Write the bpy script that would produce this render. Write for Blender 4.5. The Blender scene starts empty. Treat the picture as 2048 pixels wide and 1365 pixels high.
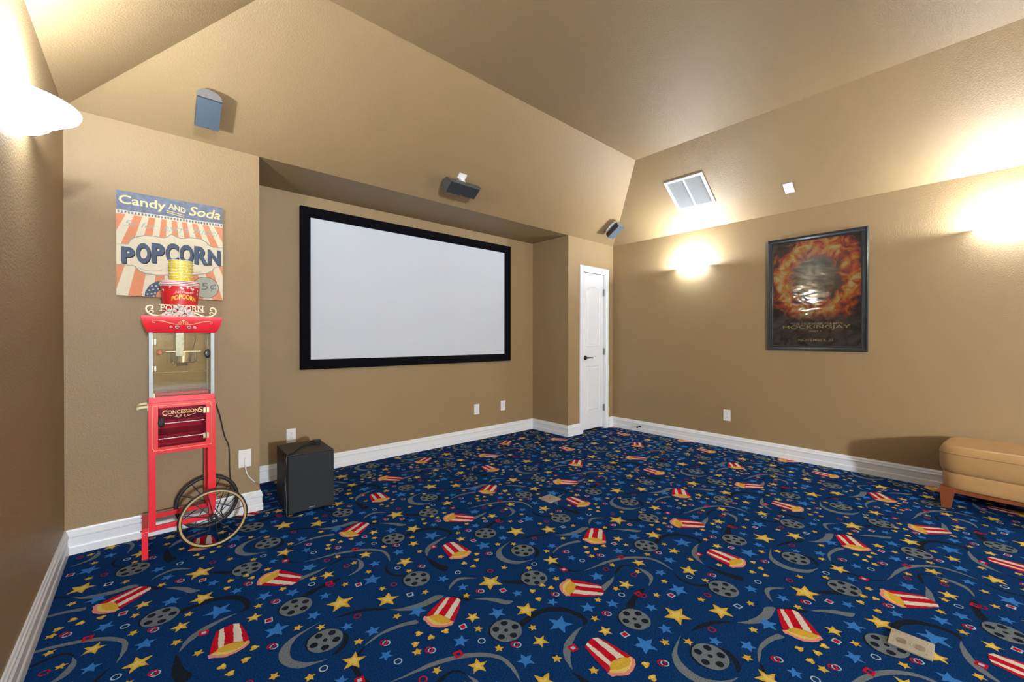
import bpy, bmesh, math, random
from mathutils import Vector, Matrix
PI = math.pi
random.seed(7)
scene = bpy.context.scene
COL = scene.collection

# ---------------------------------------------------------------- camera
YAW, PITCH, ROLL, FPX, CAMH = 0.72387, -0.004475, 0.000947, 825.49, 1.1818
fw = Vector((math.sin(YAW)*math.cos(PITCH), math.cos(YAW)*math.cos(PITCH), math.sin(PITCH)))
rt = Vector((math.cos(YAW), -math.sin(YAW), 0)); up = rt.cross(fw)
rt, up = rt*math.cos(ROLL)+up*math.sin(ROLL), -rt*math.sin(ROLL)+up*math.cos(ROLL)
cam_data = bpy.data.cameras.new('camera')
cam_data.sensor_fit = 'HORIZONTAL'; cam_data.sensor_width = 36.0
cam_data.lens = FPX/2048*36.0; cam_data.clip_start = 0.02
cam = bpy.data.objects.new('camera', cam_data); COL.objects.link(cam)
cam.matrix_world = Matrix(((rt.x, up.x, -fw.x, 0), (rt.y, up.y, -fw.y, 0), (rt.z, up.z, -fw.z, CAMH), (0, 0, 0, 1)))
scene.camera = cam

# ---------------------------------------------------------------- world, exposure
world = bpy.data.worlds.new('world'); scene.world = world; world.use_nodes = True
world.node_tree.nodes['Background'].inputs[0].default_value = (1, 1, 1, 1)
world.node_tree.nodes['Background'].inputs[1].default_value = 0.0
vs = scene.view_settings
vs.view_transform = 'Standard'; vs.look = 'None'; vs.gamma = 1.0; vs.use_curve_mapping = False
vs.exposure = 1.80
LAMP_W = 17.0        # bulb of each wall sconce
BOWL_E = 9.0         # glow of the glass bowls
FILL_E = 460.0      # glow of the added fill lamp behind the camera
LAMP_COL = (0.82, 0.91, 1.0)
scene.cycles.max_bounces = 10; scene.cycles.diffuse_bounces = 6
scene.cycles.sample_clamp_indirect = 6.0

# ---------------------------------------------------------------- room sizes (metres)
XL, XR, D0, D1 = -0.3394, 4.7354, 3.2919, 3.9036       # side walls, pier front, recess back
XA, XC, H, TT, HC = 0.5808, 3.8163, 2.44, 0.9065, 3.0546
YF = -6.1                                               # wall behind the camera
BB = 0.1356

# ---------------------------------------------------------------- mesh helpers
class MB:
    def __init__(s): s.v = []; s.f = []; s.m = []; s.cur = 0
    def add(s, vs_, fs_):
        o = len(s.v); s.v += [tuple(v) for v in vs_]
        for f in fs_: s.f.append(tuple(i+o for i in f)); s.m.append(s.cur)
        return s
    def box(s, x0, x1, y0, y1, z0, z1):
        return s.add([(x0,y0,z0),(x1,y0,z0),(x1,y1,z0),(x0,y1,z0),(x0,y0,z1),(x1,y0,z1),(x1,y1,z1),(x0,y1,z1)],
                     [(0,3,2,1),(4,5,6,7),(0,1,5,4),(1,2,6,5),(2,3,7,6),(3,0,4,7)])
    def prism(s, pts, a, b, fn):
        """polygon pts (p,q) extruded from a to b; fn(p,q,t) -> xyz"""
        n = len(pts)
        vs_ = [fn(p, q, a) for p, q in pts]+[fn(p, q, b) for p, q in pts]
        fs_ = [tuple(range(n-1, -1, -1)), tuple(range(n, 2*n))]+[(i, (i+1) % n, n+(i+1) % n, n+i) for i in range(n)]
        return s.add(vs_, fs_)
    def lathe(s, prof, n=32, a0=0.0, a1=2*PI, sx=1, sy=1, c=(0,0,0), close=True):
        full = abs(a1-a0-2*PI) < 1e-6; k = n if full else n+1; m = len(prof)
        vs_ = []
        for i in range(k):
            a = a0+(a1-a0)*i/n
            for r, z in prof: vs_.append((c[0]+r*math.cos(a)*sx, c[1]+r*math.sin(a)*sy, c[2]+z))
        fs_ = []
        for i in range(n):
            j = (i+1) % k
            for q in range(m-1): fs_.append((i*m+q, j*m+q, j*m+q+1, i*m+q+1))
        return s.add(vs_, fs_)
    def tube(s, pts, r, n=8, caps=True):
        pts = [Vector(p) for p in pts]; m = len(pts); vs_ = []
        rr = r if isinstance(r, (list, tuple)) else [r]*m
        prev = None
        for i, p in enumerate(pts):
            t = (pts[min(i+1, m-1)]-pts[max(i-1, 0)]).normalized()
            if prev is None:
                a = Vector((0,0,1)) if abs(t.z) < .9 else Vector((1,0,0)); u = t.cross(a).normalized()
            else:
                u = (prev-t*prev.dot(t)).normalized()
            prev = u; w = t.cross(u)
            for k in range(n):
                g = 2*PI*k/n; vs_.append(p+(u*math.cos(g)+w*math.sin(g))*rr[i])
        fs_ = [(i*n+k, i*n+(k+1) % n, (i+1)*n+(k+1) % n, (i+1)*n+k) for i in range(m-1) for k in range(n)]
        if caps: fs_ += [tuple(range(n-1, -1, -1)), tuple(range((m-1)*n, m*n))]
        return s.add(vs_, fs_)
    def ring(s, c, R, r, ax='y', n=40, k=8, flat=1.0):
        vs_ = []
        for i in range(n):
            a = 2*PI*i/n
            for q in range(k):
                b = 2*PI*q/k; rr = R+r*math.cos(b); h = r*flat*math.sin(b)
                p = (rr*math.cos(a), rr*math.sin(a), h)
                vs_.append((c[0]+p[0], c[1]+p[2], c[2]+p[1]) if ax == 'y' else (c[0]+p[0], c[1]+p[1], c[2]+p[2]) if ax == 'z' else (c[0]+p[2], c[1]+p[0], c[2]+p[1]))
        return s.add(vs_, [(i*k+q, ((i+1) % n)*k+q, ((i+1) % n)*k+(q+1) % k, i*k+(q+1) % k) for i in range(n) for q in range(k)])
    def ball(s, c, r, n=12, m=8, sc=(1,1,1)):
        vs_ = [(c[0], c[1], c[2]+r*sc[2])]
        for j in range(1, m):
            b = PI*j/m
            for i in range(n):
                a = 2*PI*i/n; vs_.append((c[0]+r*sc[0]*math.sin(b)*math.cos(a), c[1]+r*sc[1]*math.sin(b)*math.sin(a), c[2]+r*sc[2]*math.cos(b)))
        vs_.append((c[0], c[1], c[2]-r*sc[2])); e = len(vs_)-1
        fs_ = [(0, 1+i, 1+(i+1) % n) for i in range(n)]
        for j in range(m-2):
            for i in range(n): fs_.append((1+j*n+i, 1+(j+1)*n+i, 1+(j+1)*n+(i+1) % n, 1+j*n+(i+1) % n))
        fs_ += [(e, 1+(m-2)*n+(i+1) % n, 1+(m-2)*n+i) for i in range(n)]
        return s.add(vs_, fs_)
    def mesh(s, name, smooth=False):
        me = bpy.data.meshes.new(name); me.from_pydata(s.v, [], s.f); me.update()
        bm = bmesh.new(); bm.from_mesh(me); bmesh.ops.recalc_face_normals(bm, faces=bm.faces); bm.to_mesh(me); bm.free()
        for p, mi in zip(me.polygons, s.m): p.material_index = mi
        if smooth: me.shade_smooth(); me.set_sharp_from_angle(angle=math.radians(38))
        return me
    def build(s, name, mat, parent=None, smooth=False, bevel=0, seg=2, sub=0):
        me = s.mesh(name, smooth)
        return link(name, me, mat, parent, bevel, seg, sub, smooth)

def link(name, me, mat, parent=None, bevel=0, seg=2, sub=0, smooth=False):
    o = bpy.data.objects.new(name, me); COL.objects.link(o)
    for m_ in (mat if isinstance(mat, (list, tuple)) else [mat]): me.materials.append(m_)
    if parent: o.parent = parent
    if bevel:
        b = o.modifiers.new('bevel', 'BEVEL'); b.width = bevel; b.segments = seg; b.limit_method = 'ANGLE'; b.angle_limit = math.radians(40)
        if smooth or seg > 1:
            me.shade_smooth(); b.harden_normals = True
    if sub:
        d = o.modifiers.new('sub', 'SUBSURF'); d.levels = sub; d.render_levels = sub
    return o
def tag(o, label, cat, group=None):
    o['label'] = label; o['category'] = cat
    if group: o['group'] = group
    return o
def thing(name, label, cat, loc=(0,0,0), rotz=0, group=None):
    o = bpy.data.objects.new(name, None); COL.objects.link(o); o.empty_display_size = .05
    o.location = loc; o.rotation_euler = (0, 0, rotz)
    return tag(o, label, cat, group)
def struct(o): o['kind'] = 'structure'; return o
def copy_tree(root, loc=None, rotz=None, parent=None):
    c = root.copy(); COL.objects.link(c)
    if parent: c.parent = parent
    if loc is not None: c.location = loc
    if rotz is not None: c.rotation_euler = (0, 0, rotz)
    for ch in list(root.children): copy_tree(ch, parent=c)
    return c

def text_polys(txt, bold=0.0, shear=0.0, res=3, spacing=1.0):
    cu = bpy.data.curves.new('t', 'FONT'); cu.body = txt; cu.size = 1; cu.offset = bold; cu.shear = shear
    cu.resolution_u = res; cu.space_character = spacing; cu.fill_mode = 'BOTH'
    o = bpy.data.objects.new('t', cu); COL.objects.link(o)
    bpy.context.view_layer.update()
    me = bpy.data.meshes.new_from_object(o.evaluated_get(bpy.context.evaluated_depsgraph_get()))
    V = [(v.co.x, v.co.y) for v in me.vertices]; Fc = [tuple(p.vertices) for p in me.polygons]
    bpy.data.objects.remove(o); bpy.data.curves.remove(cu); bpy.data.meshes.remove(me)
    return V, Fc
def text_mesh(txt, rect, fn, depth=0.0, bold=0.0, shear=0.0, res=3, spacing=1.0, warp=None):
    """text fitted into rect=(p0,p1,q0,q1); fn(p,q,d)->xyz; solid of thickness depth when depth>0"""
    V, Fc = text_polys(txt, bold, shear, res, spacing)
    x0 = min(v[0] for v in V); x1 = max(v[0] for v in V); y0 = min(v[1] for v in V); y1 = max(v[1] for v in V)
    P = []
    for x, y in V:
        a = (x-x0)/(x1-x0); b = (y-y0)/(y1-y0)
        if warp: p, q = warp(a, b)
        else: p, q = rect[0]+(rect[1]-rect[0])*a, rect[2]+(rect[3]-rect[2])*b
        P.append((p, q))
    m = MB(); n = len(P)
    if depth <= 0:
        m.add([fn(p, q, 0) for p, q in P], Fc)
    else:
        cnt = {}
        for f in Fc:
            for i in range(len(f)):
                e = (f[i], f[(i+1) % len(f)]); cnt[e] = cnt.get(e, 0)+1
        fs_ = [tuple(reversed(f)) for f in Fc]+[tuple(i+n for i in f) for f in Fc]
        for (a, b) in cnt:
            if (b, a) not in cnt: fs_.append((a, b, b+n, a+n))
        m.add([fn(p, q, 0) for p, q in P]+[fn(p, q, depth) for p, q in P], fs_)
    return m
def spiral(cx, cz, r0, r1, a0, a1, n=18):
    return [(cx+(r0+(r1-r0)*i/n)*math.cos(a0+(a1-a0)*i/n), cz+(r0+(r1-r0)*i/n)*math.sin(a0+(a1-a0)*i/n)) for i in range(n+1)]
def smoothline(pts, k=6):
    """Catmull-Rom through points of any dimension"""
    P = [pts[0]]+list(pts)+[pts[-1]]; out = []
    for i in range(1, len(P)-2):
        a, b, c, d = P[i-1], P[i], P[i+1], P[i+2]
        for j in range(k):
            t = j/k
            out.append(tuple(.5*((2*b[q])+(-a[q]+c[q])*t+(2*a[q]-5*b[q]+4*c[q]-d[q])*t*t+(-a[q]+3*b[q]-3*c[q]+d[q])*t**3) for q in range(len(b))))
    out.append(tuple(pts[-1])); return out
def ribbon(pts, w, fn):
    """flat stroke of half-width w (number or list) along 2D pts"""
    m = MB(); n = len(pts); vs_ = []
    for i, (p, q) in enumerate(pts):
        a = pts[max(i-1, 0)]; b = pts[min(i+1, n-1)]; dx, dz = b[0]-a[0], b[1]-a[1]; L = math.hypot(dx, dz) or 1
        ww = w[i] if isinstance(w, list) else w
        vs_ += [fn(p-dz/L*ww, q+dx/L*ww, 0), fn(p+dz/L*ww, q-dx/L*ww, 0)]
    return m.add(vs_, [(2*i, 2*i+1, 2*i+3, 2*i+2) for i in range(n-1)])

# ---------------------------------------------------------------- materials
def srgb(r, g, b):
    f = lambda c: (c/255/12.92) if c/255 <= .04045 else ((c/255+.055)/1.055)**2.4
    return (f(r), f(g), f(b), 1)
def mat(name, col, rough=.5, metal=0.0, spec=.5, noise=None, bump=None, coat=0, sheen=0, emit=None):
    """procedural principled; noise=(scale, amount), bump=(scale, strength, distance)"""
    m = bpy.data.materials.new(name); m.use_nodes = True; nt = m.node_tree; b = nt.nodes['Principled BSDF']
    b.inputs['Base Color'].default_value = col; b.inputs['Roughness'].default_value = rough
    b.inputs['Metallic'].default_value = metal; b.inputs['Specular IOR Level'].default_value = spec
    if coat: b.inputs['Coat Weight'].default_value = coat; b.inputs['Coat Roughness'].default_value = .1
    if sheen: b.inputs['Sheen Weight'].default_value = sheen
    tc = nt.nodes.new('ShaderNodeTexCoord')
    sc_, amt = noise if noise else (40.0, .06)
    nz = nt.nodes.new('ShaderNodeTexNoise'); nz.inputs['Scale'].default_value = sc_; nz.inputs['Detail'].default_value = 4
    nt.links.new(tc.outputs['Object'], nz.inputs['Vector'])
    mx = nt.nodes.new('ShaderNodeMix'); mx.data_type = 'RGBA'
    mx.inputs['A'].default_value = tuple(c*(1-amt) for c in col[:3])+(1,)
    mx.inputs['B'].default_value = tuple(min(1, c*(1+amt)) for c in col[:3])+(1,)
    nt.links.new(nz.outputs['Fac'], mx.inputs['Factor']); nt.links.new(mx.outputs['Result'], b.inputs['Base Color'])
    if bump:
        n2 = nt.nodes.new('ShaderNodeTexNoise'); n2.inputs['Scale'].default_value = bump[0]; n2.inputs['Detail'].default_value = 3
        nt.links.new(tc.outputs['Object'], n2.inputs['Vector'])
        bp = nt.nodes.new('ShaderNodeBump'); bp.inputs['Strength'].default_value = bump[1]; bp.inputs['Distance'].default_value = bump[2]
        nt.links.new(n2.outputs['Fac'], bp.inputs['Height']); nt.links.new(bp.outputs['Normal'], b.inputs['Normal'])
    if emit: b.inputs['Emission Color'].default_value = emit[0]; b.inputs['Emission Strength'].default_value = emit[1]
    return m
def glassy(name, tint, gloss=.08, rough=.03, bump=None, dirt_tint=None):
    """thin pane: mostly clear with a faint reflection and optional dirt film"""
    m = bpy.data.materials.new(name); m.use_nodes = True; nt = m.node_tree; N = nt.nodes; N.clear()
    out = N.new('ShaderNodeOutputMaterial'); tr = N.new('ShaderNodeBsdfTransparent'); tr.inputs[0].default_value = tint
    gl = N.new('ShaderNodeBsdfGlossy'); gl.inputs['Roughness'].default_value = rough
    mx = N.new('ShaderNodeMixShader'); fr = N.new('ShaderNodeFresnel'); fr.inputs['IOR'].default_value = 1.45
    mul = N.new('ShaderNodeMath'); mul.operation = 'ADD'; mul.inputs[1].default_value = gloss; mul.use_clamp = True
    nt.links.new(fr.outputs[0], mul.inputs[0]); nt.links.new(mul.outputs[0], mx.inputs[0])
    nt.links.new(tr.outputs[0], mx.inputs[1]); nt.links.new(gl.outputs[0], mx.inputs[2])
    last = mx; tc = N.new('ShaderNodeTexCoord')
    if bump:
        nz = N.new('ShaderNodeTexNoise'); nz.inputs['Scale'].default_value = bump[0]; nz.inputs['Detail'].default_value = 2; nz.inputs['Distortion'].default_value = 1.5
        mp = N.new('ShaderNodeMapping'); mp.inputs['Scale'].default_value = (1, .6, 1.9)
        nt.links.new(tc.outputs['Object'], mp.inputs[0]); nt.links.new(mp.outputs[0], nz.inputs['Vector'])
        bp = N.new('ShaderNodeBump'); bp.inputs['Strength'].default_value = bump[1]; bp.inputs['Distance'].default_value = bump[2]
        nt.links.new(nz.outputs['Fac'], bp.inputs['Height']); nt.links.new(bp.outputs[0], gl.inputs['Normal']); nt.links.new(bp.outputs[0], fr.inputs['Normal'])
    if dirt_tint:
        df = N.new('ShaderNodeBsdfDiffuse'); df.inputs[0].default_value = dirt_tint[0]
        nz = N.new('ShaderNodeTexNoise'); nz.inputs['Scale'].default_value = dirt_tint[1]; nz.inputs['Detail'].default_value = 8
        nt.links.new(tc.outputs['Object'], nz.inputs['Vector'])
        rp = N.new('ShaderNodeMapRange'); rp.inputs[1].default_value = .35; rp.inputs[2].default_value = .8; rp.inputs[3].default_value = 0; rp.inputs[4].default_value = dirt_tint[2]
        nt.links.new(nz.outputs['Fac'], rp.inputs[0]); m2 = N.new('ShaderNodeMixShader')
        nt.links.new(rp.outputs[0], m2.inputs[0]); nt.links.new(mx.outputs[0], m2.inputs[1]); nt.links.new(df.outputs[0], m2.inputs[2]); last = m2
    nt.links.new(last.outputs[0], out.inputs[0]); return m
def carpet(name, col, dark=.45, light=1.5):
    m = bpy.data.materials.new(name); m.use_nodes = True; nt = m.node_tree; b = nt.nodes['Principled BSDF']
    b.inputs['Roughness'].default_value = .95; b.inputs['Specular IOR Level'].default_value = .02; b.inputs['Sheen Weight'].default_value = .0; b.inputs['Sheen Roughness'].default_value = .6
    tc = nt.nodes.new('ShaderNodeTexCoord'); nz = nt.nodes.new('ShaderNodeTexNoise'); nz.inputs['Scale'].default_value = 190; nz.inputs['Detail'].default_value = 5; nz.inputs['Roughness'].default_value = .75
    nt.links.new(tc.outputs['Object'], nz.inputs['Vector'])
    rp = nt.nodes.new('ShaderNodeValToRGB'); e = rp.color_ramp.elements
    e[0].position = .33; e[0].color = tuple(c*dark for c in col[:3])+(1,); e[1].position = .68; e[1].color = tuple(min(1, c*light) for c in col[:3])+(1,)
    nt.links.new(nz.outputs['Fac'], rp.inputs[0]); nt.links.new(rp.outputs[0], b.inputs['Base Color'])
    bp = nt.nodes.new('ShaderNodeBump'); bp.inputs['Strength'].default_value = .6; bp.inputs['Distance'].default_value = .004
    nt.links.new(nz.outputs['Fac'], bp.inputs['Height']); nt.links.new(bp.outputs[0], b.inputs['Normal'])
    return m

def paint_mat(name, col, rough):
    m = mat(name, col, rough, noise=(3.0, .03)); nt = m.node_tree; b = nt.nodes['Principled BSDF']
    tc = [n for n in nt.nodes if n.type == 'TEX_COORD'][0]
    nz = nt.nodes.new('ShaderNodeTexNoise'); nz.inputs['Scale'].default_value = 125; nz.inputs['Detail'].default_value = 2.5; nz.inputs['Roughness'].default_value = .55
    nt.links.new(tc.outputs['Object'], nz.inputs['Vector'])
    rp = nt.nodes.new('ShaderNodeMapRange'); rp.inputs[1].default_value = .38; rp.inputs[2].default_value = .66; rp.interpolation_type = 'SMOOTHSTEP'
    nt.links.new(nz.outputs['Fac'], rp.inputs[0])
    bp = nt.nodes.new('ShaderNodeBump'); bp.inputs['Strength'].default_value = .32; bp.inputs['Distance'].default_value = .003
    nt.links.new(rp.outputs[0], bp.inputs['Height']); nt.links.new(bp.outputs[0], b.inputs['Normal']); return m
WALL = paint_mat('tan_wall_paint', (.305, .209, .103, 1), .52)
WHITE = mat('white_trim_paint', (.745, .775, .815, 1), .35, noise=(6, .02))
PLASTIC = mat('white_plastic', (.80, .81, .82, 1), .3, noise=(60, .02))
SLOT = mat('dark_slot', (.03, .03, .03, 1), .6)
BLACK = mat('black_cabinet', (.012, .011, .011, 1), .45, noise=(25, .3), bump=(150, .2, .001))
GRILLE = mat('speaker_cloth', (.018, .021, .026, 1), .9, noise=(500, .35), bump=(700, .4, .001))
SATBODY = mat('satellite_speaker_body', (.030, .029, .028, 1), .35, noise=(60, .1))
SATEND_LIT = mat('satellite_speaker_end_lit', (.22, .23, .25, 1), .4, noise=(60, .06))  # paler than the body: lamp light on the ends put into the colour
CTRBODY = mat('centre_speaker_body', (.075, .085, .09, 1), .4, noise=(60, .1))
SATGRILLE = mat('satellite_speaker_grille', (.060, .085, .11, 1), .7, noise=(400, .3), bump=(500, .4, .001))
SILVER = mat('brushed_aluminium', (.42, .44, .45, 1), .42, 1.0, noise=(80, .1))
POSTM = mat('dull_aluminium', (.34, .36, .36, 1), .5, .35, noise=(40, .12))
CHROME = mat('polished_steel', (.75, .75, .76, 1), .12, 1.0)
BRASS = mat('aged_brass', (.55, .47, .28, 1), .3, 1.0, noise=(90, .15))
BRONZE = mat('dark_bronze', (.045, .042, .04, 1), .35, .8)
RED = mat('red_enamel', (.80, .026, .042, 1), .28, noise=(12, .06), coat=.3)
REDIN = mat('red_inner_enamel', (.80, .05, .09, 1), .4, noise=(12, .1))
CREAM = mat('cream_plastic', (.80, .72, .42, 1), .4, noise=(50, .05))
GOLD = mat('gold_print', (.80, .58, .24, 1), .4, noise=(80, .08))
RUBBER = mat('black_rubber', (.02, .02, .022, 1), .5, noise=(60, .2))
TAN = mat('tan_tyre_band', (.52, .36, .15, 1), .5, noise=(60, .08))
BLKPL = mat('black_plastic', (.02, .024, .028, 1), .25)
POPC = mat('popped_corn', (.62, .60, .56, 1), .7, noise=(120, .35), bump=(160, .5, .002))

# ---------------------------------------------------------------- carpet motif data (tile fractions / metres)
PAT = {
 'A': [1.04957, -0.00831],
 'B': [0.00078, 1.02539],
 'O': [0.957, 0.503],
 'polys': {
  'G1': ('g', [(0.093,0.112),(0.117,0.141),(0.155,0.164),(0.188,0.166),(0.219,0.143),(0.246,0.11),(0.212,0.133),(0.184,0.147),(0.151,0.145),(0.121,0.129)]),
  'G2': ('g', [(0.145,0.988),(0.18,0.966),(0.219,0.929),(0.243,0.89),(0.263,0.861),(0.226,0.864),(0.206,0.901),(0.183,0.941)]),
  'G3': ('g', [(0.84,0.164),(0.88,0.141),(0.931,0.125),(0.982,0.12),(1.029,0.123),(1.059,0.093),(1.007,0.085),(0.95,0.088),(0.901,0.103),(0.869,0.128)]),
  'G4': ('g', [(0.363,0.561),(0.319,0.563),(0.273,0.556),(0.233,0.541),(0.206,0.521),(0.188,0.496),(0.177,0.47),(0.171,0.444),(0.187,0.466),(0.215,0.492),(0.244,0.514),(0.279,0.533),(0.321,0.549)]),
  'G5': ('g', [(0.674,0.811),(0.724,0.806),(0.766,0.801),(0.811,0.797),(0.854,0.786),(0.895,0.77),(0.935,0.751),(0.978,0.72),(1.009,0.687),(1.028,0.649),(1.032,0.609),(1.024,0.569),(1.004,0.524),(1.011,0.561),(1.016,0.599),(1.015,0.638),(0.997,0.672),(0.968,0.702),(0.924,0.734),(0.885,0.754),(0.844,0.77),(0.802,0.781),(0.761,0.791),(0.72,0.798)]),
  'G6': ('g', [(0.604,0.277),(0.543,0.267),(0.489,0.251),(0.452,0.222),(0.433,0.181),(0.435,0.136),(0.454,0.096),(0.488,0.067),(0.559,0.053),(0.524,0.068),(0.492,0.094),(0.469,0.13),(0.469,0.177),(0.487,0.221),(0.524,0.251)]),
  'G7': ('g', [(0.892,0.033),(0.846,0.05),(0.792,0.058),(0.74,0.054),(0.703,0.041),(0.682,0.028),(0.71,0.034),(0.747,0.043),(0.792,0.041),(0.843,0.029),(0.888,0.009)]),
  'G8': ('g', [(0.743,0.685),(0.693,0.679),(0.63,0.674),(0.611,0.646),(0.663,0.653),(0.716,0.668)]),
  'G9': ('g', [(0.887,0.666),(0.901,0.63),(0.896,0.586),(0.876,0.555),(0.833,0.537),(0.798,0.533),(0.841,0.553),(0.863,0.574),(0.878,0.607),(0.887,0.637)]),
  'K1': ('k', [(0.322,1.01),(0.359,0.982),(0.397,0.948),(0.382,0.926),(0.349,0.958),(0.321,0.989)]),
  'K2': ('k', [(0.193,0.745),(0.226,0.749),(0.269,0.751),(0.315,0.745),(0.359,0.724),(0.394,0.69),(0.411,0.645),(0.416,0.606),(0.405,0.569),(0.386,0.56),(0.366,0.564),(0.389,0.579),(0.392,0.607),(0.386,0.642),(0.368,0.676),(0.338,0.704),(0.302,0.721),(0.255,0.726),(0.213,0.72),(0.184,0.72)]),
  'K3': ('k', [(0.163,0.44),(0.173,0.389),(0.181,0.331),(0.198,0.283),(0.165,0.26),(0.149,0.305),(0.147,0.366)]),
  'K4': ('k', [(0.993,0.517),(0.966,0.469),(0.963,0.42),(0.978,0.389),(1.01,0.361),(1.008,0.342),(0.97,0.373),(0.952,0.414),(0.948,0.458),(0.966,0.487)]),
  'K5': ('k', [(0.65,0.264),(0.705,0.261),(0.754,0.244),(0.801,0.215),(0.837,0.169),(0.788,0.203),(0.751,0.226),(0.698,0.245)]),
  'K6': ('k', [(0.078,0.079),(0.104,0.045),(0.137,-0.001),(0.117,-0.005),(0.097,0.022)]),
  'K7': ('k', [(0.644,0.16),(0.656,0.137),(0.654,0.109),(0.632,0.077),(0.607,0.062),(0.577,0.059),(0.604,0.081),(0.624,0.096),(0.636,0.119)]),
  'K8': ('k', [(0.678,0.027),(0.678,0.018),(0.648,-0.004),(0.638,0.001),(0.667,0.022)]),
  'K9': ('k', [(0.61,0.963),(0.626,0.946),(0.624,0.912),(0.626,0.887),(0.635,0.854),(0.615,0.872),(0.609,0.916),(0.607,0.955)]),
  'K10': ('k', [(0.621,0.866),(0.647,0.836),(0.673,0.812),(0.641,0.831),(0.614,0.859)]),
  'K11': ('k', [(0.746,0.546),(0.765,0.532),(0.722,0.518),(0.667,0.512),(0.615,0.491),(0.591,0.513),(0.63,0.529),(0.687,0.541)]),
  'K12': ('k', [(0.765,0.699),(0.809,0.716),(0.851,0.719),(0.881,0.7),(0.89,0.668),(0.872,0.695),(0.851,0.708),(0.809,0.698),(0.765,0.691)]),
 },
 'stars': [('y', 0.275, 0.039, 0.059, -2.26), ('y', 0.265, 0.782, 0.047, -0.66), ('y', 0.182, 0.613, 0.032, -2.16), ('y', 0.939, 0.673, 0.036, 2.37), ('y', 0.06, 0.471, 0.043, -2.08), ('y', 0.071, 0.894, 0.031, -2.2), ('y', 0.408, 0.483, 0.029, -2.57), ('y', 0.701, 0.345, 0.057, 2.62), ('y', 0.728, 0.608, 0.036, -2.25), ('y', 0.862, 0.235, 0.049, 1.03), ('y', 0.625, 0.983, 0.043, 1.04), ('b', 0.078, 0.581, 0.034, -2.37), ('b', 0.305, 0.629, 0.051, -0.72), ('b', 0.682, 0.738, 0.037, -0.43), ('b', 0.468, 0.619, 0.034, 0.72), ('b', 0.458, 0.34, 0.045, 1.21), ('b', 0.592, 0.335, 0.029, 0.83), ('b', 0.871, 0.427, 0.044, 1.08), ('b', 0.671, 0.177, 0.025, 1.48), ('b', 0.736, 0.085, 0.03, 1.39), ('b', 0.921, 0.079, 0.04, -1.9), ('b', 0.162, 0.846, 0.037, -2.35), ('b', 0.959, 0.811, 0.031, 0.81), ('b', 0.721, 0.931, 0.026, 0.52), ('b', 0.939, 0.553, 0.029, -2.4), ('b', 0.669, 0.443, 0.027, 1.15), ('b', 0.568, 0.566, 0.03, 0.67), ('b', 0.562, 0.923, 0.024, 0.99), ('b', 0.124, 0.209, 0.03, 0.52), ('b', 0.156, 0.093, 0.027, 0.97), ('b', 0.312, 0.892, 0.026, 1.06), ('b', 0.384, 0.746, 0.026, 0.39)],
 'items': {
  'YS': [(0.01, 0.173), (0.134, 0.03), (0.525, 0.855), (0.048, 0.822), (0.211, 0.686), (0.044, 0.689), (0.166, 0.513), (0.822, 0.751), (0.812, 0.872), (0.862, 0.631), (0.668, 0.62), (0.886, 0.502), (0.764, 0.472), (0.543, 0.623), (0.435, 0.557), (0.525, 0.299), (0.221, 0.392), (0.037, 0.378), (0.402, 0.092), (0.879, 0.326), (0.844, 0.105), (0.593, 0.243), (0.674, 0.065), (0.49, 0.008)],
  'KER': [(0.862, 0.954), (0.887, 0.904), (0.946, 0.897), (0.825, 0.911), (0.374, 0.859), (0.438, 0.861), (0.454, 0.821), (0.354, 0.8), (0.377, 0.289), (0.343, 0.242), (0.277, 0.258), (0.294, 0.205)],
  'RW': [(0.198, 0.017), (0.432, 0.776), (0.852, 0.848), (0.102, 0.661), (0.496, 0.544), (0.428, 0.252), (0.102, 0.378), (0.744, 0.993)],
  'WR': [(0.207, 0.209), (0.019, 0.761), (0.65, 0.576), (0.007, 0.442), (0.536, 0.017), (0.741, 0.877)],
  'RR': [(0.332, 0.115), (0.768, 0.748), (0.825, 0.627), (0.716, 0.508), (0.931, 0.322), (0.724, 0.212)],
  'SQW': [(0.278, 0.951), (0.01, 0.873), (0.449, 0.423), (0.81, 0.428)],
  'SQR': [(0.917, 0.764), (0.247, 0.509), (0.61, 0.884), (0.712, 0.529)],
  'SQO': [(0.951, 0.201)],
  'REEL': [(0.451, 0.929), (0.124, 0.744), (0.554, 0.448), (0.583, 0.156), (0.033, 0.294)],
 },
 'box': {
  'red': [(0.002, -0.039), (-0.008, -0.013), (-0.01, 0.017), (0.003, 0.039), (0.07, 0.053), (0.137, 0.058), (0.137, 0.013), (0.113, -0.023), (0.125, -0.044), (0.134, -0.065), (0.08, -0.058), (0.032, -0.047)],
  'w1': [(-0.01, 0.019), (0.002, 0.037), (0.064, 0.039), (0.127, 0.037), (0.114, 0.009), (0.054, 0.013)],
  'w2': [(-0.003, -0.028), (-0.005, -0.014), (0.053, -0.015), (0.113, -0.021), (0.121, -0.038), (0.062, -0.036)],
  'pink': [(0.135, 0.058), (0.155, 0.058), (0.171, 0.038), (0.181, 0.014), (0.183, -0.019), (0.172, -0.04), (0.16, -0.052), (0.152, -0.069), (0.133, -0.072), (0.128, -0.047), (0.13, -0.002)],
  'cream': [(0.137, 0.055), (0.15, 0.048), (0.163, 0.028), (0.17, 0.006), (0.168, -0.02), (0.154, -0.043), (0.136, -0.062), (0.125, -0.044), (0.13, -0.002)],
  'yel': [(0.109, -0.016), (0.116, 0.006), (0.124, 0.031), (0.14, 0.049), (0.152, 0.038), (0.159, 0.014), (0.154, -0.011), (0.145, -0.032), (0.131, -0.051), (0.119, -0.04)],
 }}

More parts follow.
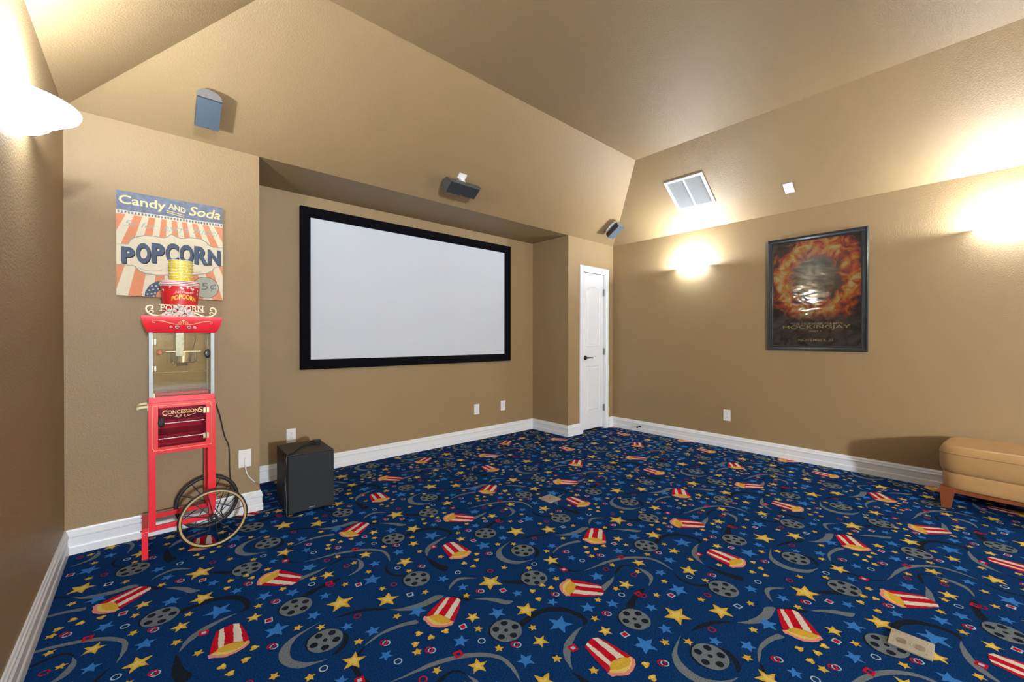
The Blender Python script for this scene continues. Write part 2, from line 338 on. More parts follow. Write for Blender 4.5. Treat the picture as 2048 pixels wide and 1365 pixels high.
# ================================================================ THE ROOM
def slab(name, quad, out, th=.1, m=None):
    """a flat panel with thickness th laid towards direction out"""
    o = Vector(out).normalized()*th; mb = MB(); n = len(quad)
    mb.add(list(quad)+[tuple(Vector(q)+o) for q in quad], [tuple(range(n)), tuple(range(2*n-1, n-1, -1))]+[(i, (i+1) % n, n+(i+1) % n, n+i) for i in range(n)])
    return struct(mb.build(name, m or WALL))
SN = Vector((0, -(HC-H), -TT)).normalized(); SU = Vector((0, -TT, HC-H)).normalized()      # back slope: into-room normal, up-slope
slab('wall_left', [(XL, YF, 0), (XL, D0, 0), (XL, D0, H), (XL, YF, H)], (-1, 0, 0))
slab('wall_right', [(XR, YF, 0), (XR, D0, 0), (XR, D0, H), (XR, YF, H)], (1, 0, 0))
slab('wall_front', [(XL, YF, 0), (XR, YF, 0), (XR, YF, H), (XR-TT, YF, HC), (XL+TT, YF, HC), (XL, YF, H)], (0, -1, 0))
slab('wall_back', [(XA-.1, D1, 0), (XC+.1, D1, 0), (XC+.1, D1, H), (XA-.1, D1, H)], (0, 1, 0))
struct(MB().box(XL-.1, XA, D0, D1+.1, 0, H).build('wall_pier_left', WALL))
DX0, DX1, DZ = 4.092, 4.562, 2.046                      # door opening
mb = MB().box(XC, DX0, D0, D0+.12, 0, H).box(DX1, XR+.1, D0, D0+.12, 0, H).box(DX0, DX1, D0, D0+.12, DZ, H).box(XC, XC+.12, D0+.12, D1+.1, 0, H).box(XC+.12, XR+.1, D1, D1+.1, 0, H).box(XR, XR+.1, D0+.12, D1, 0, H)
struct(mb.build('wall_pier_right', WALL))
struct(MB().box(XA, XR, D0+.0, D1+.1, H, H+.1).build('ceiling_recess', WALL))
slab('ceiling_back', [(XL, D0, H), (XR, D0, H), (XR-TT, D0-TT, HC), (XL+TT, D0-TT, HC)], -SN)
slab('ceiling_right', [(XR, YF, H), (XR, D0, H), (XR-TT, D0-TT, HC), (XR-TT, YF, HC)], (HC-H, 0, TT))
slab('ceiling_left', [(XL, D0, H), (XL, YF, H), (XL+TT, YF, HC), (XL+TT, D0-TT, HC)], (-(HC-H), 0, TT))
slab('ceiling', [(XL+TT, YF, HC), (XR-TT, YF, HC), (XR-TT, D0-TT, HC), (XL+TT, D0-TT, HC)], (0, 0, 1))

# ---------------- carpet: woven motifs on a repeating tile, one mesh with a yarn colour per slot
YARN = [carpet('carpet_navy_yarn', (.0045, .031, .122, 1), .35, 1.9), carpet('carpet_grey_yarn', (.150, .180, .205, 1), .6, 1.35), carpet('carpet_black_yarn', (.012, .016, .026, 1), .5, 1.6),
        carpet('carpet_yellow_yarn', (.62, .40, .05, 1), .8, 1.15), carpet('carpet_sky_yarn', (.04, .19, .56, 1), .7, 1.25), carpet('carpet_red_yarn', (.48, .008, .022, 1), .75, 1.2),
        carpet('carpet_white_yarn', (.66, .63, .56, 1), .85, 1.1), carpet('carpet_pink_yarn', (.68, .26, .24, 1), .85, 1.12), carpet('carpet_cream_yarn', (.70, .55, .16, 1), .85, 1.1), carpet('carpet_paleblue_yarn', (.40, .52, .66, 1), .8, 1.15)]
NAVY, GREY, BLK, YEL, SKY, REDY, WHT, PINK, CRM, PALE = range(10)
TA, TB, TO = Vector(PAT['A']), Vector(PAT['B']), Vector(PAT['O'])
def tile(u, v): return TO+TA*u+TB*v
shapes = []                                             # (layer, colour, polygon in tile-local metres relative to tile origin)
def shp(layer, colour, pts): shapes.append((layer, colour, pts))
def loc(u, v): p = TA*u+TB*v; return (p.x, p.y)
def fuzz(pts, amp=.0016, step=.008):
    out = []; n = len(pts)
    for i in range(n):
        a, b = pts[i], pts[(i+1) % n]; L = math.hypot(b[0]-a[0], b[1]-a[1]); k = max(1, int(L/step))
        for j in range(k):
            t = j/k; out.append((a[0]+(b[0]-a[0])*t+random.uniform(-amp, amp), a[1]+(b[1]-a[1])*t+random.uniform(-amp, amp)))
    return out
def star(u, v, r, a, colour, inner=.44, core=None):
    c = loc(u, v); P = lambda rr: [(c[0]+(rr if k % 2 == 0 else rr*inner)*math.cos(a+k*PI/5), c[1]+(rr if k % 2 == 0 else rr*inner)*math.sin(a+k*PI/5)) for k in range(10)]
    shp(3, colour, fuzz(P(r)))
    if core is not None: shp(4, core, fuzz(P(r*.55), .002, .006))
def disc(c, r, n=20, e=1.0, rot=0): return [(c[0]+r*math.cos(2*PI*k/n+rot), c[1]+r*e*math.sin(2*PI*k/n+rot)) for k in range(n)]
for k_, (cc, pts) in PAT['polys'].items():
    P = [loc(*q) for q in pts]; P = smoothline(P+[P[0]], 3)[:-1]
    shp(0 if cc == 'k' else 1, BLK if cc == 'k' else GREY, fuzz(P, .0012, .012))
for (u, v) in PAT['items']['REEL']:
    c = loc(u, v); a0 = random.uniform(0, 1.2)
    shp(1, BLK, fuzz(disc((c[0]-.006, c[1]+.004), .0655, 26), .001, .02)); shp(2, GREY, fuzz(disc(c, .0645, 26), .0012, .02))
    shp(4, BLK, disc(c, .009, 10))
    for k in range(5):
        q = (c[0]+.042*math.cos(a0+k*2*PI/5), c[1]+.042*math.sin(a0+k*2*PI/5)); shp(4, BLK, fuzz(disc(q, .0145, 12), .0012, .02))
for cc, u, v, r, a in PAT['stars']:
    star(u, v, r*1.06, a, YEL if cc == 'y' else SKY, .45, CRM if cc == 'y' else None)
for u, v in PAT['items']['YS']: star(u, v, .0195, random.uniform(0, 6.28), YEL, .5)
for u, v in PAT['items']['KER']:
    c = loc(u, v)
    lob = [(c[0]+(.0135+.003*math.sin(3*g+u*40)+.002*math.sin(5*g+v*30))*math.cos(g), c[1]+(.0135+.003*math.sin(3*g+u*40)+.002*math.sin(5*g+v*30))*math.sin(g)) for g in [2*PI*k/14 for k in range(14)]]
    shp(3, YEL, fuzz(lob, .001)); shp(4, CRM, disc((c[0]+.003, c[1]+.003), .006, 8))
def ringpoly(c, r, w, colour, lay, n=18):
    A_ = disc(c, r, n); B_ = disc(c, r-w, n)
    for k in range(n): shp(lay, colour, [A_[k], A_[(k+1) % n], B_[(k+1) % n], B_[k]])
for u, v in PAT['items']['RW']:
    c = loc(u, v); ringpoly((c[0]+.004, c[1]-.005), .0155, .005, PALE, 3); ringpoly((c[0]-.003, c[1]+.004), .0155, .0055, REDY, 4)
for u, v in PAT['items']['WR']: ringpoly(loc(u, v), .0155, .0045, PALE, 3)
for u, v in PAT['items']['RR']: ringpoly(loc(u, v), .0155, .0045, REDY, 3)
def sq(c, r, rot=.6): return [(c[0]+r*math.cos(rot+k*PI/2), c[1]+r*math.sin(rot+k*PI/2)) for k in range(4)]
for u, v in PAT['items']['SQW']: shp(3, PALE, fuzz(sq(loc(u, v), .0205), .0008)); shp(4, REDY, fuzz(sq(loc(u, v), .0135), .0008))
for u, v in PAT['items']['SQR']: shp(3, REDY, fuzz(sq(loc(u, v), .0225), .0008)); shp(4, PALE if u < .65 else NAVY, fuzz(sq(loc(u, v), .0105), .0008))
for u, v in PAT['items']['SQO']: shp(3, PALE, fuzz(sq(loc(u, v), .0205), .0008)); shp(4, NAVY, sq(loc(u, v), .013))
for (u, v, L, a) in [(.321, .484, .150, -1.619), (.076, .052, .154, -2.513), (.609, .656, .157, 2.297)]:
    c = loc(u, v); ca, sa = math.cos(a), math.sin(a); k = L/.147
    tr = lambda P: [(c[0]+(p*ca-q*sa)*k, c[1]+(p*sa+q*ca)*k) for p, q in P]
    for key, lay, cc in (('pink', 2, PINK), ('red', 3, REDY), ('w1', 4, WHT), ('w2', 4, WHT), ('cream', 4, CRM), ('yel', 5, YEL)):
        shp(lay, cc, fuzz(tr(PAT['box'][key]), .0014, .008))
def clip(poly, x0, x1, y0, y1):
    for ax, lim, s in ((0, x0, 1), (0, x1, -1), (1, y0, 1), (1, y1, -1)):
        out = []
        for i in range(len(poly)):
            a, b = poly[i-1], poly[i]; ia = (a[ax]-lim)*s >= 0; ib = (b[ax]-lim)*s >= 0
            if ia != ib:
                t = (lim-a[ax])/(b[ax]-a[ax]); out.append((a[0]+(b[0]-a[0])*t, a[1]+(b[1]-a[1])*t))
            if ib: out.append(b)
        poly = out
        if not poly: break
    return poly
fl = MB(); fl.box(XL-.1, XR+.1, YF-.1, D1+.1, -.06, 0)
for i in range(-2, 5):
    for j in range(-7, 4):
        o = TO+TA*i+TB*j
        for lay, cc, P in shapes:
            Q = [(o.x+p[0], o.y+p[1]) for p in P]
            xs = [q[0] for q in Q]; ys = [q[1] for q in Q]
            if max(xs) < XL or min(xs) > XR or max(ys) < YF or min(ys) > D1: continue
            if min(xs) < XL or max(xs) > XR or min(ys) < YF or max(ys) > D1: Q = clip(Q, XL, XR, YF, D1)
            if len(Q) < 3: continue
            fl.cur = cc; z = .0003+.00025*lay
            fl.add([(x, y, z) for x, y in Q], [tuple(range(len(Q)))])
me = bpy.data.meshes.new('floor'); me.from_pydata(fl.v, [], fl.f); me.polygons.foreach_set('material_index', fl.m)
bm = bmesh.new(); bm.from_mesh(me)
for f in bm.faces:
    if f.index >= 6 and f.normal.z < 0: f.normal_flip()
bmesh.ops.triangulate(bm, faces=[f for f in bm.faces if len(f.verts) > 4], ngon_method='EAR_CLIP'); bm.to_mesh(me); bm.free()
struct(link('floor', me, YARN))

# ---------------- baseboards
PROF = [(0, BB), (.006, BB), (.008, .128), (.012, .123), (.0125, .112), (.0175, .104), (.0175, .096), (.013, .092), (.013, .050), (.0165, .046), (.018, .040), (.018, 0), (0, 0)]
def bboard(name, a, b, m0, m1, nrm):
    """profile along a-b on the floor; m0/m1: mitre at the ends (+1 inner corner, -1 outer corner, 0 square); nrm into the room"""
    a = Vector(a); b = Vector(b); d = (b-a).normalized(); n = Vector(nrm); mb = MB(); k = len(PROF)
    L = []
    for p, mt, s in ((a, m0, 1), (b, m1, -1)):
        for q, z in PROF: w = p+n*q+d*(s*mt*q); L.append((w.x, w.y, z))
    mb.add(L, [tuple(range(k)), tuple(range(2*k-1, k-1, -1))]+[(i, (i+1) % k, k+(i+1) % k, k+i) for i in range(k)])
    return struct(mb.build(name, WHITE))
bboard('baseboard_left', (XL, YF), (XL, D0), 1, 1, (1, 0))
bboard('baseboard_pier_left', (XL, D0), (XA, D0), 1, -1, (0, -1))
bboard('baseboard_return_left', (XA, D0), (XA, D1), -1, 1, (1, 0))
bboard('baseboard_back', (XA, D1), (XC, D1), 1, 1, (0, -1))
bboard('baseboard_return_right', (XC, D1), (XC, D0), 1, -1, (-1, 0))
bboard('baseboard_pier_right', (XC, D0), (4.036, D0), -1, 0, (0, -1))
bboard('baseboard_corner', (4.63, D0), (XR, D0), 0, 1, (0, -1))
bboard('baseboard_right', (XR, D0), (XR, YF), 1, 1, (-1, 0))
bboard('baseboard_front', (XR, YF), (XL, YF), 1, 1, (0, 1))

# ---------------- closet door
door = bpy.data.objects.new('door_1', None); COL.objects.link(door); door.location = (DX0, D0, 0); struct(door)
door['label'] = 'narrow white two-panel closet door in the corner'
DW = DX1-DX0
CASE = [(0, 0), (.062, 0), (.062, .014), (.052, .018), (.020, .016), (.012, .010), (0, .010)]
def casing(a, b, ia, ib, n):
    mb = MB(); k = len(CASE); a = Vector(a); b = Vector(b); d = (b-a).normalized(); o = Vector(n); L = []
    for p, mt, s in ((a, ia, -1), (b, ib, 1)):
        for w, t in CASE: q = p+o*w+d*(s*mt*w); L.append((q.x, -t, q.y))
    mb.add(L, [tuple(range(k)), tuple(range(2*k-1, k-1, -1))]+[(i, (i+1) % k, k+(i+1) % k, k+i) for i in range(k)]); return mb
casing((0, 0), (0, DZ), 0, 1, (-1, 0)).build('casing', WHITE, door)
casing((DW, DZ), (DW, 0), 1, 0, (1, 0)).build('casing', WHITE, door)
casing((0, DZ), (DW, DZ), 1, 1, (0, 1)).build('casing', WHITE, door)
MB().box(0, .014, -.001, .12, 0, DZ).box(DW-.014, DW, -.001, .12, 0, DZ).box(.014, DW-.014, -.001, .12, DZ-.014, DZ).build('jamb', WHITE, door)
lx0, lx1, lz0, lz1, ly = .017, DW-.017, .028, DZ-.017, .022
leaf = MB().box(lx0, lx1, ly, ly+.035, lz0, lz1).build('leaf', WHITE, door, bevel=.002)
# moulded panels stand proud of the leaf as a raised frame and field
def molding(x0, x1, z0, z1, arch, name):
    n = 14
    def loop(i):
        if arch: t = [(x0+i+(x1-x0-2*i)*k/n, z1-i-arch+arch*(1-(2*k/n-1)**2)) for k in range(n+1)]
        else: t = [(x0+i, z1-i), (x1-i, z1-i)]
        return [(x0+i, z0+i)]+t+[(x1-i, z0+i)]
    mb = MB(); A = []; k = 0
    for ins, dep in ((0, 0), (.003, .0055), (.010, .006), (.017, .001), (.030, .001), (.044, .006)):
        lp = loop(ins); k = len(lp); A += [(p, ly-dep, q) for p, q in lp]
    R_ = 6; fs_ = [(r*k+i, r*k+(i+1) % k, (r+1)*k+(i+1) % k, (r+1)*k+i) for r in range(R_-1) for i in range(k)]+[tuple((R_-1)*k+i for i in range(k))]
    mb.add(A, fs_); return mb.build(name, WHITE, leaf)
molding(.095, DW-.09, 1.085, 1.865, .055, 'upper_panel')
molding(.095, DW-.09, .235, .845, 0, 'lower_panel')
hn = MB().lathe([(0, 0), (.030, 0), (.031, .004), (.026, .010), (.012, .013), (.011, .03), (0, .03)], 24)
hv = hn; hv.v = [(x, -z, y) for x, y, z in hv.v]
rose = hv.build('lever_handle', BRONZE, door, smooth=True); rose.location = (lx0+.062, ly, .945)
MB().tube(smoothline([(0, -.035, 0), (.02, -.042, .002), (.06, -.044, .001), (.11, -.040, -.003)], 5), [.011]*3+[.0085]*10+[.007]*3, 10).build('lever', BRONZE, rose, smooth=True)
for hz in (.28, 1.02, 1.80):
    MB().tube([(DW-.018, -.004, hz-.045), (DW-.018, -.004, hz+.045)], .006, 8).box(DW-.03, DW-.014, .003, .006, hz-.044, hz+.044).build('hinge', SILVER, door)

# ================================================================ WALL SCONCES
def bowl_mat():
    m = bpy.data.materials.new('frosted_alabaster_glass'); m.use_nodes = True; nt = m.node_tree; b = nt.nodes['Principled BSDF']
    b.inputs['Base Color'].default_value = (.85, .85, .84, 1); b.inputs['Roughness'].default_value = .35
    tc = nt.nodes.new('ShaderNodeTexCoord'); nz = nt.nodes.new('ShaderNodeTexNoise'); nz.inputs['Scale'].default_value = 14; nz.inputs['Detail'].default_value = 5
    nt.links.new(tc.outputs['Object'], nz.inputs['Vector'])
    rp = nt.nodes.new('ShaderNodeMapRange'); rp.inputs[3].default_value = BOWL_E*.8; rp.inputs[4].default_value = BOWL_E*1.2
    nt.links.new(nz.outputs['Fac'], rp.inputs[0]); nt.links.new(rp.outputs[0], b.inputs['Emission Strength'])
    b.inputs['Emission Color'].default_value = LAMP_COL+(1,); return m
BOWL = bowl_mat()
BULB = mat('bulb_glass', (.9, .9, .88, 1), .3, emit=(LAMP_COL+(1,), 40))
def sconce():
    t = thing('wall_sconce', '', 'lamp', group='wall sconces with frosted bowls')
    pr = [(.178, 0), (.172, -.012), (.150, -.026), (.118, -.040), (.102, -.054), (.090, -.072), (.066, -.090), (.036, -.100), (.0005, -.103)]
    inn = [(.0005, -.097), (.034, -.094), (.062, -.084), (.084, -.067), (.096, -.050), (.114, -.034), (.148, -.020), (.170, -.006)]
    mb = MB().lathe(pr+inn+[pr[0]], 40, -PI/2, PI/2, sx=.9, sy=1.0)
    mb.build('glass_bowl', BOWL, t, smooth=True)
    MB().box(0, .010, -.055, .055, -.09, -.01).build('back_plate', PLASTIC, t, bevel=.003)
    for s in (-1, 1):
        MB().ball((.012, s*.160, -.012), .006, 10, 6).build('thumb_screw', BRONZE, t, smooth=True)
    MB().ball((.085, 0, -.050), .020, 14, 10, (1, 1, 1.1)).build('bulb', BULB, t, smooth=True)
    L = bpy.data.lights.new('sconce_light', 'POINT'); L.energy = LAMP_W; L.color = LAMP_COL; L.shadow_soft_size = .028
    lo = bpy.data.objects.new('sconce_light', L); COL.objects.link(lo); lo.parent = t; lo.location = (.105, 0, -.004)
    return t
s0 = sconce(); sc_list = []
for i, (x, y, z, r, lab) in enumerate([
        (XL, 2.21, 2.005, 0, 'frosted glass bowl sconce on the left wall beside the popcorn sign'),
        (XR, 2.21, 2.02, PI, 'frosted glass bowl sconce between the white closet door and the framed poster'),
        (XR, -.15, 2.02, PI, 'frosted glass bowl sconce at the right edge, above the tan ottoman'),
        (XL, -.15, 2.005, 0, 'frosted glass bowl sconce on the left wall beside the camera'),
        (XL, -2.5, 2.005, 0, 'frosted glass bowl sconce on the left wall behind the camera'),
        (XR, -2.5, 2.02, PI, 'frosted glass bowl sconce on the right wall behind the camera'),
        (XL, -4.85, 2.005, 0, 'frosted glass bowl sconce on the left wall at the far end behind the camera'),
        (XR, -4.85, 2.02, PI, 'frosted glass bowl sconce on the right wall at the far end behind the camera')]):
    s = s0 if i == 0 else copy_tree(s0)
    s.location = (x, y, z); s.rotation_euler = (0, 0, r); s['label'] = lab

# fill light added behind the camera, shaped as a globe on a pole
FILL_GLOBE = mat('fill_globe_glow', (.85, .85, .84, 1), .35, emit=(LAMP_COL+(1,), FILL_E))
fl_ = thing('fill_lamp', 'added fill light, a glowing globe on a pole behind the camera', 'lamp', (0.05, -4.7, 0.0015))
MB().lathe([(0, 0), (.15, 0), (.15, .012), (.03, .022), (0, .022)], 32).build('base', BRONZE, fl_, smooth=True)
MB().tube([(0, 0, .02), (0, 0, 1.56)], .012, 12).build('pole', BRONZE, fl_, smooth=True)
MB().lathe([(0, 1.55), (.05, 1.55), (.055, 1.575), (0, 1.575)], 24).build('collar', BRONZE, fl_, smooth=True)
MB().ball((0, 0, 1.72), .15, 32, 20).build('fill_globe', FILL_GLOBE, fl_, smooth=True)

# ================================================================ PROJECTION SCREEN
FRAME = mat('black_velvet_frame', (.0035, .0035, .0055, 1), .9, spec=.08, noise=(300, .4))
FABRIC = mat('matte_screen_fabric', (.575, .62, .69, 1), .8, noise=(2.5, .012))
scr = thing('projection_screen', 'large blank white projection screen in a black velvet frame', 'screen', (2.197, D1, 0))
sx0, sx1, sz0, sz1 = -1.207, 1.197, .915, 2.332
def frame_mesh(x0, x1, z0, z1, prof, fn):
    """mitred picture frame; prof = (inset, height off wall)"""
    mb = MB(); k = len(prof); V = []
    for (cx, cz, dx, dz) in ((x0, z0, 1, 1), (x1, z0, -1, 1), (x1, z1, -1, -1), (x0, z1, 1, -1)):
        for ins, h in prof: V.append(fn(cx+dx*ins, cz+dz*ins, h))
    return mb.add(V, [(c*k+i, ((c+1) % 4)*k+i, ((c+1) % 4)*k+(i+1) % k, c*k+(i+1) % k) for c in range(4) for i in range(k)])
fn = lambda p, q, h: (p, -h, q)
frame_mesh(sx0, sx1, sz0, sz1, [(0, .002), (0, .040), (.004, .042), (.062, .042), (.086, .020), (.086, .002)], fn).build('frame', FRAME, scr)
MB().box(sx0+.07, sx1-.07, -.018, -.008, sz0+.07, sz1-.07).build('screen_surface', FABRIC, scr)

# ================================================================ SPEAKERS ON THE SLOPE
def on_slope(x, u, n): return Vector((x, D0, H))+SU*u+SN*n
def sl(p, x0, u0): q = on_slope(x0+p[0], u0+p[1], p[2]); return (q.x, q.y, q.z)
def dprofile(w, d0, d1, n=14):
    """D outline: flat at n=d1, round back reaching n=d0; list of (x, n)"""
    P = [(-w/2, d1)]
    for k in range(n+1):
        a = PI-PI*k/n; P.append((w/2*math.cos(a), d1-.012-(d1-.012-d0)*math.sin(a)**.85))
    return P+[(w/2, d1)]
def satellite(x0, u0, lab):
    c = on_slope(x0, u0, 0); t = thing('satellite_speaker', lab, 'speaker', c, group='satellite speakers')
    f = lambda p: tuple(Vector(sl(p, x0, u0))-c)
    w, hl, d0, d1 = .117, .096, .045, .130
    MB().prism(dprofile(w, d0, d1), -hl, hl, lambda p, q, u: f((p, u, q))).build('cabinet', SATBODY, t, bevel=.0015)
    g = MB(); g.add([f((a, b, h)) for h in (d1, d1+.004) for a, b in ((-w/2+.001, -hl+.001), (w/2-.001, -hl+.001), (w/2-.001, hl-.006), (-w/2+.001, hl-.006))],
                    [(0, 3, 2, 1), (4, 5, 6, 7), (0, 1, 5, 4), (1, 2, 6, 5), (2, 3, 7, 6), (3, 0, 4, 7)])
    gr = g.build('grille', SATGRILLE, t)
    b = MB(); b.add([f((a, c_, d1+.0045)) for a, c_ in ((-.012, -hl+.006), (.012, -hl+.006), (.012, -hl+.011), (-.012, -hl+.011))], [(0, 1, 2, 3)])
    b.build('badge', SILVER, gr)
    for sg_ in (-1, 1):  # pale ends paint the lamp light falling on the dark cabinet
        MB().prism(dprofile(w-.001, d0+.001, d1), sg_*hl, sg_*(hl+.002), lambda p, q, u: f((p, u, q))).build('lit_end', SATEND_LIT, t)
    bk = lambda x0_, x1_, u0_, u1_, n0_, n1_: ([f((a, c_, h)) for h in (n0_, n1_) for a, c_ in ((x0_, u0_), (x1_, u0_), (x1_, u1_), (x0_, u1_))], [(0, 3, 2, 1), (4, 5, 6, 7), (0, 1, 5, 4), (1, 2, 6, 5), (2, 3, 7, 6), (3, 0, 4, 7)])
    m = MB(); m.add(*bk(-.045, .045, -.075, .075, .030, .044)); m.add(*bk(-.018, .018, -.04, .04, 0, .032)); m.build('wall_bracket', PLASTIC, t)
    return t
satellite(.270, .288, 'small D-shaped grey speaker on the ceiling slope above the popcorn sign')
satellite(4.335, .300, 'small D-shaped grey speaker on the ceiling slope above the closet door')
cx, cu = 2.085, .262
cc = on_slope(cx, cu, 0); t = thing('centre_speaker', 'long dark centre speaker on the ceiling slope above the projection screen', 'speaker', cc)
f = lambda p: tuple(Vector(sl(p, cx, cu))-cc)
prf = [(-.055, .118), (.055, .118), (.058, .105), (.050, .06), (.030, .035), (-.010, .030), (-.045, .055), (-.060, .10)]   # (u, n)
mb = MB(); k = len(prf); V = []
for xx, s in ((-.168, 1), (.168, -1)):
    for u, n in prf: V.append(f((xx+s*(.018 if n > .11 else 0.0), u, n)))
mb.add(V, [tuple(range(k)), tuple(range(2*k-1, k-1, -1))]+[(i, (i+1) % k, k+(i+1) % k, k+i) for i in range(k)])
mb.build('cabinet', CTRBODY, t, bevel=.002)
g = MB(); g.add([f((a, b, h)) for h in (.117, .123) for a, b in ((-.149, -.054), (.149, -.054), (.149, .054), (-.149, .054))],
                [(0, 3, 2, 1), (4, 5, 6, 7), (0, 1, 5, 4), (1, 2, 6, 5), (2, 3, 7, 6), (3, 0, 4, 7)])
gr = g.build('grille', GRILLE, t)
b = MB(); b.add([f((a, c_, .1235)) for a, c_ in ((-.014, -.050), (.014, -.050), (.014, -.044), (-.014, -.044))], [(0, 1, 2, 3)]); b.build('badge', SILVER, gr)
m = MB(); m.add([f((a, c_, h)) for h in (0, .012) for a, c_ in ((-.04, .035), (.035, .035), (.035, .085), (-.04, .085))], [(0, 3, 2, 1), (4, 5, 6, 7), (0, 1, 5, 4), (1, 2, 6, 5), (2, 3, 7, 6), (3, 0, 4, 7)])
m.add([f((a, c_, h)) for h in (.008, .06) for a, c_ in ((-.02, -.02), (.02, -.02), (.02, .05), (-.02, .05))], [(0, 3, 2, 1), (4, 5, 6, 7), (0, 1, 5, 4), (1, 2, 6, 5), (2, 3, 7, 6), (3, 0, 4, 7)])
m.build('wall_bracket', PLASTIC, t)

# ================================================================ RIGHT SLOPE: air grille and blank plate
RU = Vector((-TT, 0, HC-H)).normalized(); RN = Vector((-(HC-H), 0, -TT)).normalized()
def on_r(y, u, n): return Vector((XR, y, H))+RU*u+RN*n
def rbox(m, c, y0, y1, u0, u1, n0, n1, tilt=0):
    V = [tuple(on_r(y, u, n)-c) for n in (n0, n1) for y, u in ((y0, u0), (y1, u0), (y1, u1), (y0, u1))]
    return m.add(V, [(0, 3, 2, 1), (4, 5, 6, 7), (0, 1, 5, 4), (1, 2, 6, 5), (2, 3, 7, 6), (3, 0, 4, 7)])
c = on_r(2.03, .53, 0); t = thing('return_air_grille', 'white louvred return air grille on the right ceiling slope', 'vent', c)
y0, y1, u0, u1 = 1.829, 2.231, .326, .730
m = MB(); rbox(m, c, y0, y1, u0, u0+.026, 0, .012); rbox(m, c, y0, y1, u1-.026, u1, 0, .012); rbox(m, c, y0, y0+.026, u0+.026, u1-.026, 0, .012); rbox(m, c, y1-.026, y1, u0+.026, u1-.026, 0, .012)
m.build('frame', PLASTIC, t, bevel=.002)
rbox(MB(), c, 2.022, 2.038, u0+.026, u1-.026, .001, .011).build('divider', PLASTIC, t)
rbox(MB(), c, y0+.02, y1-.02, u0+.02, u1-.02, -.004, .001).build('duct_back', mat('vent_backing', (.62, .64, .65, 1), .6), t)
lv = MB(); k = 0; uu = u0+.03
while uu < u1-.03:
    V = [tuple(on_r(y, uu+a, n)-c) for a, n in ((0, .002), (.006, .0095), (.0072, .009), (.0012, .0015)) for y in (y0+.026, y1-.026)]
    lv.add(V, [(0, 1, 3, 2), (2, 3, 5, 4), (4, 5, 7, 6), (6, 7, 1, 0)]); uu += .0095
o = lv.build('louvres', mat('vent_louvre', (.82, .84, .85, 1), .4), t); o['kind'] = 'stuff'
for yy, u_ in ((y0+.013, .41), (y0+.013, .65), (y1-.013, .41), (y1-.013, .65)):
    q = on_r(yy, u_, .012)-c; MB().ball(q, .004, 8, 6).build('screw', SILVER, t, smooth=True)
c = on_r(1.184, .286, 0); t = thing('blank_cover_plate', 'small white blank cover plate on the ceiling slope above the poster', 'wall plate', c)
rbox(MB(), c, 1.146, 1.222, .228, .344, 0, .007).build('plate', PLASTIC, t, bevel=.002)
for u_ in (.244, .328): MB().ball(on_r(1.184, u_, .007)-c, .003, 8, 6).build('screw', PLASTIC, t, smooth=True)

# ================================================================ OUTLETS AND PLATES
def outlet(name, lab, loc_, rotz, kind='duplex', group=None):
    """local: -y into the room, plate 72 x 118 mm"""
    t = thing(name, lab, 'outlet' if kind == 'duplex' else 'wall plate', loc_, rotz, group)
    pl = MB().box(-.037, .037, -.006, 0, -.060, .060).build('plate', PLASTIC, t, bevel=.0025)
    if kind == 'duplex':
        for s in (-1, 1):
            rc = MB().prism([(.0165*math.cos(a), max(-.0125, min(.0125, .0175*math.sin(a)))) for a in [2*PI*k/20 for k in range(20)]], 0, .0085, lambda p, q, d, s=s: (p, -d, q+s*.0195)).build('receptacle', PLASTIC, t)
            sm = MB().box(-.0075, -.0055, -.0089, -.008, s*.0195-.001, s*.0195+.0075).box(.0055, .0075, -.0089, -.008, s*.0195-.001, s*.0195+.007).box(-.0022, .0022, -.0089, -.008, s*.0195-.0085, s*.0195-.0045)
            sm.build('slots', SLOT, rc)
        MB().ball((0, -.006, 0), .003, 8, 6).build('screw', SILVER, t, smooth=True)
    elif kind == 'blank':
        for s in (-1, 1): MB().ball((0, -.006, s*.042), .003, 8, 6).build('screw', SILVER, t, smooth=True)
    return t
outlet('wall_outlet', 'white duplex outlet on the recess wall above the subwoofer', (.923, D1, .353), 0, group='duplex outlets')
o1 = outlet('wall_plate', 'white low voltage plate below the screen, left of a similar outlet', (2.896, D1, .358), 0, 'blank')
outlet('wall_outlet', 'white duplex outlet below the screen near the recess corner', (3.301, D1, .361), 0, group='duplex outlets')
outlet('wall_outlet', 'white duplex outlet on the right wall below the poster', (XR, 1.816, .355), -PI/2, group='duplex outlets')
cp = outlet('cable_plate', 'white wall plate with a dangling white cable beside the cart wheels', (.499, D0, .362), 0, 'hole')
MB().lathe([(0, 0), (.009, 0), (.009, .004), (.005, .006)], 16).build('grommet', PLASTIC, cp, smooth=True).rotation_euler = (PI/2, 0, 0)
cp.children[-1].location = (-.006, -.006, .012)
MB().tube(smoothline([(-.006, -.004, .012), (-.006, -.020, .010), (-.008, -.026, -.02), (.004, -.024, -.09), (.03, -.02, -.135), (.052, -.018, -.16)], 6), .0038, 8).build('cable', PLASTIC, cp, smooth=True)
MB().tube([(.052, -.018, -.16), (.070, -.016, -.178)], .0022, 6).build('cable_tip', SILVER, cp)
# door stop on the right baseboard
ds = thing('door_stop', 'dark metal spring door stop on the white baseboard by the door', 'door stop', (XR-.0165, 2.862, .068))
MB().tube([(0, 0, 0), (-.012, 0, 0)], .011, 14).build('base', BRONZE, ds, smooth=True)
MB().tube([(-.010, 0, 0), (-.062, 0, -.003)], .0055, 10).build('rod', BRONZE, ds, smooth=True)
MB().tube([(-.060, 0, -.003), (-.076, 0, -.004)], .009, 12).build('rubber_tip', RUBBER, ds, smooth=True)

